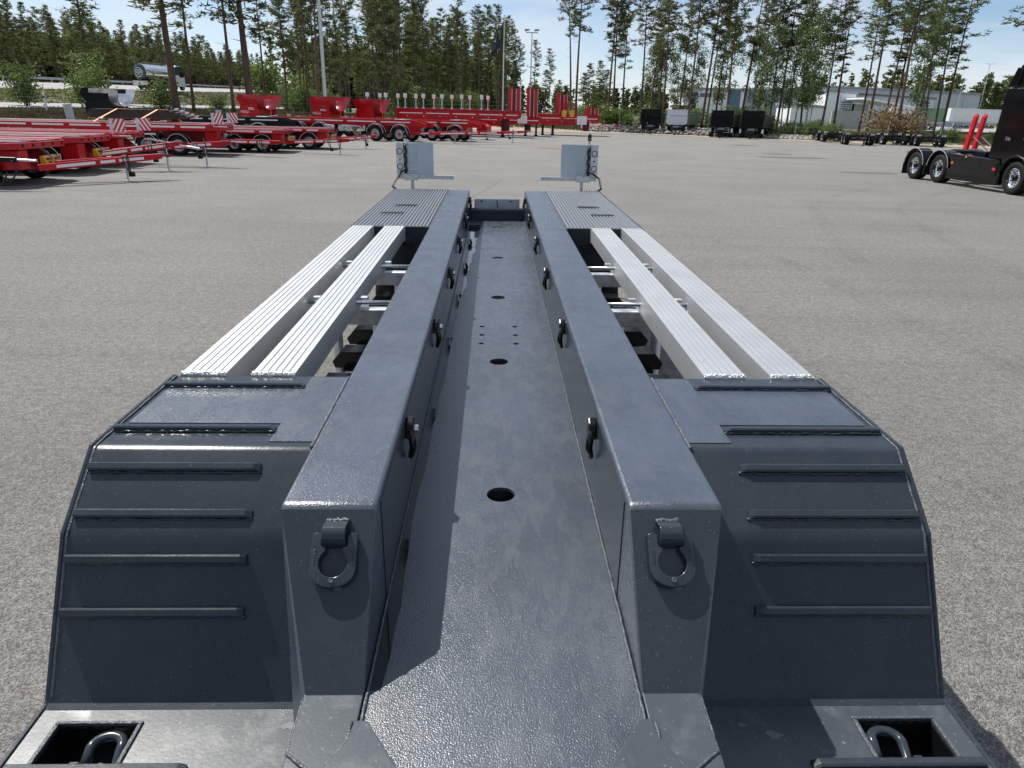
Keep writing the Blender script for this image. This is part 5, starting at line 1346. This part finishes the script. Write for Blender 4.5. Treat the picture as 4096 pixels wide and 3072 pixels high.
T = thing('loading_canopy', 'white canopy roof over the loading bay beside the white hall', 'canopy', (spot(3412,155), 155, -1))
wc = spot(3612,155)-spot(3412,155); zc = fz(3500,400,155)+1
MB().prism([(-.3,zc),(wc,zc-1.4),(wc,zc-1.15),(-.3,zc+.3)], 'y', -4, 6).build('canopy_roof', 'cladding_white', T)
for xx in (.35*wc, .95*wc): MB().tube([(xx,-3.6,0),(xx,-3.6,zc-1.4*xx/wc)], .14, 8).build('post', 'galvanised', T)
MB().box(.0,.5*wc,5,5.3,0,zc-.8).build('back_wall', 'cladding_grey', T)
T = thing('loading_wall', 'low pale concrete wall in front of the white hall', 'wall', (spot(3325,140), 140, 0))
ww = spot(3460,140)-spot(3325,140); MB().box(0,ww,0,.4,-.5,fz(3390,443,140)).build('wall_slab', 'concrete', T)
T, wd = bldg('office_building', 'white office block with blue glazing seen through the pines', 2730, 2965, 165, fz(2850,358,165), 'cladding_white', 14, -1, 60)
for i in range(6): MB().box(.5+i*wd*.11, .5+i*wd*.11+wd*.085, -.06, -.01, fz(2800,388,165)+1, fz(2800,372,165)+1).build('window', 'window_blue', T)
MB().box(wd*.74, wd*.94, -.25, -.01, .8, fz(2900,362,165)+1).build('glazed_bay', 'window_blue', T)
T, wd = bldg('warehouse', 'dim grey hall behind the birches right of the office block', 2965, 3220, 180, fz(3090,362,180), 'cladding_dark', 14, -1, 6)
T, wd = bldg('white_hall', 'small white shed left of the white hall', 3160, 3290, 150, fz(3200,420,150), 'cladding_white', 8, -1, 30, drop=.4)
T, wd = bldg('red_hut', 'small red wooden hut with brown roof among the pines', 2715, 2770, 118, fz(2745,430,118), 'red_dark', 5, 0, 30, roofm='roof_brown', drop=.1)
def box_trailer(label, px0, px1, Y, pt, pb, mat, group='parked lorry trailers', fold=False):
    x0, x1 = spot(px0, Y), spot(px1, Y); wd = x1-x0; z1 = fz((px0+px1)/2, pt, Y); z0 = fz((px0+px1)/2, pb, Y); g = terr((x0+x1)/2, Y)
    T = thing('box_trailer', label, 'trailer', (x0, Y, g), 0, group)
    bx_ = MB().box(0, wd, 0, 2.5, z0-g, z1-g).build('box_body', mat, T, bevel=.04)
    n = max(3, int(wd/1.3))
    for k in range(n+1): MB().box(k*wd/n-.04, k*wd/n+.04, -.03, -.001, z0-g+.05, z1-g-.05).build('side_post', mat, bx_)
    MB().box(-.05, wd+.05, -.05, .1, z0-g-.15, z0-g).build('sill', 'galvanised', T)
    for k in range(3): wheel(T, wd*.62+k*1.3 if wd > 7 else wd*.5+(k-1)*1.2, .25, .5, .36, 'rim_steel', 'black_satin')
    MB().box(wd*.2, wd*.55, .1, .4, .35, z0-g-.15).build('underrun_guard', 'cladding_dark', T)
    return T
box_trailer('white curtain-sided lorry trailer left of the green one', 3578, 3652, 122, 427, 478, 'tarp_white')
box_trailer('green curtain-sided lorry trailer between the pines', 3640, 3775, 124, 431, 488, 'tarp_green')
box_trailer('white box trailer right of the green trailer', 3795, 3905, 150, 434, 486, 'tarp_white')
box_trailer('farther white box trailer beside the tractor cab', 3890, 4012, 160, 438, 490, 'tarp_white')
tag(MB().add([(spot(3560,118),118,.75),(spot(4090,112),112,.75),(spot(4090,175),175,1.0),(spot(3540,175),175,1.0)], [(0,1,2,3)]).build('lorry_park', 'road_far'), kind='structure')
# ================================================================ highway, fence, poles, lorries
pm('van_white', (.80,.80,.80), .3, 0, .04, 2, coat=.3)
# guard rail on the far side of the highway, near one too
def guard_rail(label, offx, y0, y1):
    T = thing('guard_rail', label, 'guard rail', (0,0,0))
    pts_ = [(hwx(y)+offx, y, max(2.2,hwz(y))+.8) for y in range(y0, y1, 6)]
    for (x,y,z), (x2,y2,z2) in zip(pts_, pts_[1:]): MB().bar((x,y,z+.62),(x2,y2,z2+.62),.05,.32).build('rail_beam', 'galvanised', T)
    for (x,y,z) in pts_: MB().box(x-.05,x+.05,y-.05,y+.05,z-.1,z+.62).build('post', 'galvanised', T)
guard_rail('steel guard rail along the far side of the highway', -11.4, 62, 400)
# wire fence on the bank behind the yard
def fence(label, pts_, h=1.9, lean=None):
    T = thing('wire_fence', label, 'fence', (0,0,0)); tops = []
    for (x, y) in pts_:
        z = max(0,terr(x,y)); MB().tube([(x,y,z-.1),(x,y,z+h)], .03, 6).build('fence_post', 'galvanised', T); tops.append((x,y,z))
    for k in range(5):
        f = .1+.88*k/4
        for a, b_ in zip(tops, tops[1:]): MB().tube([(a[0],a[1],a[2]+h*f),(b_[0],b_[1],b_[2]+h*f)], .004, 3, False).build('fence_wire', 'cladding_dark', T)
    return T
fence('wire mesh fence on the heather bank behind the red trailers', [(-33.4,30+i*5.5) for i in range(7)]+[(-30.5,70),(-27.5,76),(-24,82),(-18,88.5),(-11,93.5),(-4,94.5),(3,94),(9,93)], 2.0)
fence('wire mesh fence behind the tipper trailers and dollies', [(15.2+2.35*i, 92.5-1.95*i) for i in range(8)]+[(35,76.2),(39,74),(43,71.8),(48,69),(53,66)], 1.9)
B_ = thing('fence_stay', 'slanting stay bracing the fence right of the black saddle', 'post', (-31.5,62,1.2)); MB().tube([(-1.7,0,2.0),(1.6,1.5,0)], .035, 6).build('stay_tube', 'galvanised', B_)
# lamp mast, flagpole, light mast
def pole(name, label, px, Y, top, r0, r1, cat, z=None):
    x = spot(px, Y); z = max(0, terr(x, Y)) if z is None else z
    T = thing(name, label, cat, (x, Y, z)); MB().tube([(0,0,-.2),(0,0,top*.5),(0,0,top)], [r0,(r0+r1)/2,r1], 12).build('pole', 'galvanised', T, auto=60); return T
pole('lamp_mast', 'thick grey lamp mast rising behind the red saddles', 1303, 66, 15, .17, .11, 'mast')
FP = pole('flagpole', 'white flagpole with a dark flag behind the red trailers', 2011, 96, fz(2016,76,96)-1, .09, .05, 'flagpole'); FP.children[0].data.materials[0] = MATS['white_paint']
zt = fz(2016,76,96)-1
MB().lathe([(0,.0),(.10,.03),(.12,.1),(.07,.17),(0,.18)], 12, 'z', (0,0,zt)).build('finial', 'white_paint', FP, smooth=True)
pm('flag_cloth', (.025,.028,.04), .8, 0, .3, 2, trans=.2); pm('flag_green', (.10,.20,.06), .8); pm('flag_blue', (.06,.16,.30), .8)
FL = thing('flag', 'dark flag with a green and blue emblem hanging from the white flagpole', 'flag', (FP.location.x, 96, FP.location.z+zt-.35))
def flagpt(u, v):       # u along the hoist (0 top), v along the fly: hanging in folds
    return Vector((-.06-1.5*v*(.35+.65*u)-.5*u*v, .20*math.sin(9*v+2.2*u)*v, -2.6*u-2.6*v*(.55+.3*u)))
def patch(u0, u1, v0, v1, n, off):
    vs = [flagpt(u0+(u1-u0)*i/n, v0+(v1-v0)*j/n)+Vector((0,off,0)) for i in range(n+1) for j in range(n+1)]
    return MB().add(vs, [(i*(n+1)+j, i*(n+1)+j+1, (i+1)*(n+1)+j+1, (i+1)*(n+1)+j) for i in range(n) for j in range(n)])
patch(0,1,0,1,14,0).build('flag_cloth', 'flag_cloth', FL, smooth=True)
patch(.25,.6,.25,.45,6,-.02).build('flag_emblem', 'flag_green', FL, smooth=True); patch(.35,.75,.6,.85,6,-.02).build('flag_emblem', 'flag_blue', FL, smooth=True)
zl = fz(2127,125,130)
LM = pole('light_mast', 'tall slim light mast with floodlights right of the flagpole', 2119, 130, zl-1.3, .12, .07, 'mast')
MB().box(-1.0,1.0,-.06,.06,zl-1.4,zl-1.25).build('mast_arm', 'galvanised', LM)
for xx in (-.8, .8):
    MB().prism([(xx-.42,zl-1.15),(xx+.38,zl-1.0),(xx+.40,zl-.82),(xx-.40,zl-.85)], 'y', -.25, .25).build('floodlight', 'cladding_dark', LM)
for px, Y, hh in ((3905, 190, 15), (3815, 140, 7.2)):
    Q = pole('street_lamp', 'far street lamp above the warehouse yard' if Y > 150 else 'twin-armed street lamp in the lorry park', px, Y, hh, .1, .06, 'lamp')
    MB().bar((-1.3,0,hh+.15),(0,0,hh),.08,.08).bar((0,0,hh),(1.3,0,hh+.15),.08,.08).build('lamp_arm', 'galvanised', Q)
# white marker post and grey cabinet by the road
T = thing('road_post', 'white road marker post with black band beside the bright green bush', 'post', (spot(178,60), 60, terr(spot(178,60),60)))
MB().prism([(-.07,0),(.07,0),(.06,1.25),(-.06,1.35)], 'y', -.05, .05).build('post_body', 'white_paint', T); MB().box(-.072,.072,-.055,.055,.95,1.12).build('black_band', 'plastic_black', T)
cxp_, cyp_ = spot(272, 52), 52
T = thing('utility_cabinet', 'leaning grey metal utility cabinet in the heather', 'cabinet', (cxp_, cyp_, terr(cxp_, cyp_)-.1), 10); T.rotation_euler[1] = rad(-5)
MB().box(-.22,.22,-.16,.16,0,1.35).build('cabinet_body', 'cladding_grey', T, bevel=.02); MB().box(-.25,.25,-.19,.19,1.35,1.39).build('cabinet_lid', 'galvanised', T); MB().box(-.18,.18,-.165,-.161,.1,.66).build('cabinet_door', 'cladding_grey', T); MB().box(-.15,-.02,-.166,-.161,1.0,1.1).build('cabinet_label', 'yellow', T)
for k, px in enumerate((734, 870)):
    x_ = spot(px, 66); T = thing('mailbox_post', ('pale grey signal box on a post beside the old pine','pale grey signal box on a post near the black chassis')[k], 'post', (x_, 66, terr(x_,66)))
    MB().tube([(0,0,0),(0,0,1.2)], .05, 8).build('post', 'galvanised', T); MB().box(-.2,.2,-.15,.15,1.15,1.4).build('box', 'cladding_grey', T)
# tanker lorry on the highway
ty = 127; tx = hwx(ty)-1.6; tz = hwz(ty)+.28
hd = math.degrees(math.atan2(1, -.07))
T = thing('tanker_lorry', 'tanker lorry with polished steel tank and dark green end on the highway', 'lorry', (tx, ty, tz), 76)
# x forward; seen from behind on its right side
def tankprof(k): return [(.25,0),(.7,.06),(1.0,.16),(1.16,.30)]
n = 28
tk = MB().lathe([(0,-6.0),(.45,-5.98),(.95,-5.88),(1.14,-5.70)], n, 'x', (0,0,2.45)).build('tank_end', 'green_dark', T, auto=60)
MB().lathe([(1.14,-5.70),(1.16,-5.6),(1.16,.3),(1.10,.5),(.6,.72),(0,.78)], n, 'x', (0,0,2.45)).build('tank_shell', 'chrome', T, auto=50)
for xx in (-4.4,-2.9,-1.4,.0): MB().lathe([(1.163,xx-.04),(1.175,xx),(1.163,xx+.04)], n, 'x', (0,0,2.45)).build('tank_band', 'steel_bright', T)
MB().lathe([(.62,-6.005),(.70,-5.985),(.70,-5.97),(.62,-5.97)], 24, 'x', (0,0,2.40)).build('emblem_ring', 'white_paint', tk)
for k, ww_ in enumerate((.40,.58,.50,.30)): MB().box(-6.02,-5.985,-ww_,ww_,2.68-k*.2,2.76-k*.2).build('emblem_bar', 'white_paint', tk)
MB().box(-5.5,.5,-.25,.25,3.58,3.66).build('walkway', 'galvanised', T)
for k in range(7): MB().tube([(-5.5+k*.95,-.45,3.5),(-5.5+k*.95,-.45,3.85)], .02, 5).build('walkway_post', 'galvanised', T)
MB().tube([(-5.5,-.45,3.85),(.3,-.45,3.85)], .02, 5).build('walkway_rail', 'galvanised', T)
MB().box(-5.7,3.1,-.5,.5,.85,1.25).build('chassis', 'black_satin', T)
MB().box(-6.1,-5.75,-1.2,1.2,.55,1.15).build('rear_bumper', 'tarp_white', T, bevel=.03)
for sy in (-1, 1): MB().box(-6.14,-6.09,sy*.95-.22,sy*.95+.22,.85,1.02).build('tail_lamp', 'orange_strap', T)
for ax in (-4.6,-3.3,-.4,.9,2.7):
    for sy in (-1, 1): wheel(T, ax, sy*1.02, .5, .4, 'rim_steel', 'black_satin')
MB().prism([(1.2,.6),(1.2,3.4),(1.5,3.75),(3.1,3.5),(3.35,2.0),(3.4,.55)], 'y', -1.25, 1.25).build('cab', 'tarp_white', T, bevel=.06)
MB().prism([(1.15,2.3),(1.15,3.5),(2.6,3.72),(3.12,3.40),(3.25,2.3)], 'y', -1.26, 1.26).build('cab_upper', 'green_dark', T)
MB().prism([(2.0,2.0),(3.2,2.0),(3.1,2.8),(2.0,2.8)], 'y', -1.275, 1.275).build('cab_window', 'glass_dark', T)
# white lorry and caravan farther along
ly_ = 330; lxx = hwx(ly_)-5
T = thing('white_lorry', 'white box lorry with dark green cab far along the highway', 'lorry', (lxx, ly_, hwz(ly_)+.4), -70)
MB().box(-8,-.6,-1.25,1.25,1.0,3.9).build('box_body', 'van_white', T); MB().box(-.4,1.6,-1.25,1.25,.6,3.6).build('cab', 'green_dark', T, bevel=.1); MB().box(1.58,1.62,-1.1,1.1,2.2,3.2).build('windscreen', 'glass_dark', T)
MB().box(-.35,1.55,-1.27,1.27,3.2,3.55).build('roof_visor', 'van_white', T)
for ax in (-6.8,-5.5,.4):
    for sy in (-1,1): wheel(T, ax, sy*1.0, .5, .36, 'rim_steel', 'black_satin')
MB().box(-5,-3,-1.262,-1.25,1.8,3.0).build('emblem', 'red_stripe', T)
cy_ = 235; cxx = hwx(cy_)-5
T = thing('caravan', 'small white caravan on the highway behind the trunks', 'caravan', (cxx, cy_, hwz(cy_)+.4), 60)
MB().prism([(-2,.5),(-2,2.3),(-1.6,2.7),(1.6,2.7),(2.1,1.6),(2.0,.5)], 'y', -1.1, 1.1).build('caravan_body', 'van_white', T, bevel=.08); MB().box(-2.02,-1.99,-.8,.8,1.6,2.2).build('rear_window', 'glass_dark', T); wheel(T, 0, -1.0, .33, .2); wheel(T, 0, 1.0, .33, .2)
# oil stain and manhole on the yard
pm('rust_cover', (.20,.13,.08), .8, .3, .3, 6)
def stain(name, label, x, y, rx, ry, mat, z=.004, cat='stain'):
    vs = [(x+rx*math.cos(a)*random.uniform(.85,1.1), y+ry*math.sin(a)*random.uniform(.85,1.1), z) for a in [2*math.pi*k/28 for k in range(28)]]
    return tag(MB().add(vs, [tuple(range(28))]).build(name, mat), label, cat)
pm('damp_asphalt', (.10,.096,.09), .7, 0, .3, 3)
stain('manhole_stain', 'rust brown patch around a drain in front of the red semi-trailers', spot(2220,47.6), 47.6, 1.0, 1.1, 'rust_cover')
for k, (px, Y, rx, ry) in enumerate(((3190, 43.0, 2.2, .9), (3130, 47.0, 1.0, .8), (3520, 32, 1.4, .5), (2990,60,1.2,.9))):
    stain('damp_patch', ('largest dark damp patch on the yard left of the tractor','small damp patch beyond the largest damp patch','damp streak just left of the tractor wheels','damp patch below the black tipper trailers')[k], spot(px,Y), Y, rx, ry, 'damp_asphalt')

# faint tyre arcs and a seam in the asphalt
tm_ = bpy.data.materials.new('tyre_mark'); tm_.use_nodes = True; MATS['tyre_mark'] = tm_; t = tm_.node_tree
b = t.nodes['Principled BSDF']; b.inputs['Base Color'].default_value = (.05,.048,.046,1); b.inputs['Roughness'].default_value = .85
tr = N(t, 'ShaderNodeBsdfTransparent'); ms = N(t, 'ShaderNodeMixShader'); c = N(t, 'ShaderNodeTexCoord'); n = N(t, 'ShaderNodeTexNoise'); n.inputs['Scale'].default_value = 1.1; n.inputs['Detail'].default_value = 9; n.inputs['Roughness'].default_value = .75
t.links.new(c.outputs['Object'], n.inputs['Vector']); mr = N(t, 'ShaderNodeMapRange'); mr.inputs['From Min'].default_value = .42; mr.inputs['From Max'].default_value = .72; mr.inputs['To Max'].default_value = .13
t.links.new(n.outputs['Fac'], mr.inputs['Value']); t.links.new(mr.outputs[0], ms.inputs[0]); t.links.new(tr.outputs[0], ms.inputs[1]); t.links.new(b.outputs[0], ms.inputs[2]); t.links.new(ms.outputs[0], t.nodes['Material Output'].inputs[0])
def track(cx_, cy_, r, a0, a1, w, z):
    vs = []; n_ = 40
    for i in range(n_+1):
        a = rad(a0+(a1-a0)*i/n_); rr = r+.15*math.sin(i*.5)
        for q in (-w/2, w/2): vs.append((cx_+(rr+q)*math.cos(a), cy_+(rr+q)*math.sin(a), z))
    tag(MB().add(vs, [(2*i,2*i+1,2*i+3,2*i+2) for i in range(n_)]).build('tyre_mark', 'tyre_mark'), kind='structure')
for i, (cx_, cy_, r, a0, a1) in enumerate(((10,52,26,185,300),(10,52,28.1,188,296),(-4,60,22,215,330),(-4,60,24,218,326),(24,70,34,200,275),(24,70,36.2,200,272),(-10,8,13,-20,70),(-10,8,15,-18,66),(30,8,22,95,175),(30,8,24.1,98,172))):
    track(cx_, cy_, r, a0, a1, .32, .004+.0006*i)
P = [(-1.9,12.2),(-1.6,13.4),(-1.4,14.8),(-.9,16.9),(-.7,19.0),(-.1,22.4),(.3,25.5)]
vs = []
for (x, y) in P:
    for q in (-.012, .012): vs.append((x+q, y, .003))
tag(MB().add(vs, [(2*i,2*i+1,2*i+3,2*i+2) for i in range(len(P)-1)]).build('asphalt_seam', 'damp_asphalt'), kind='structure')
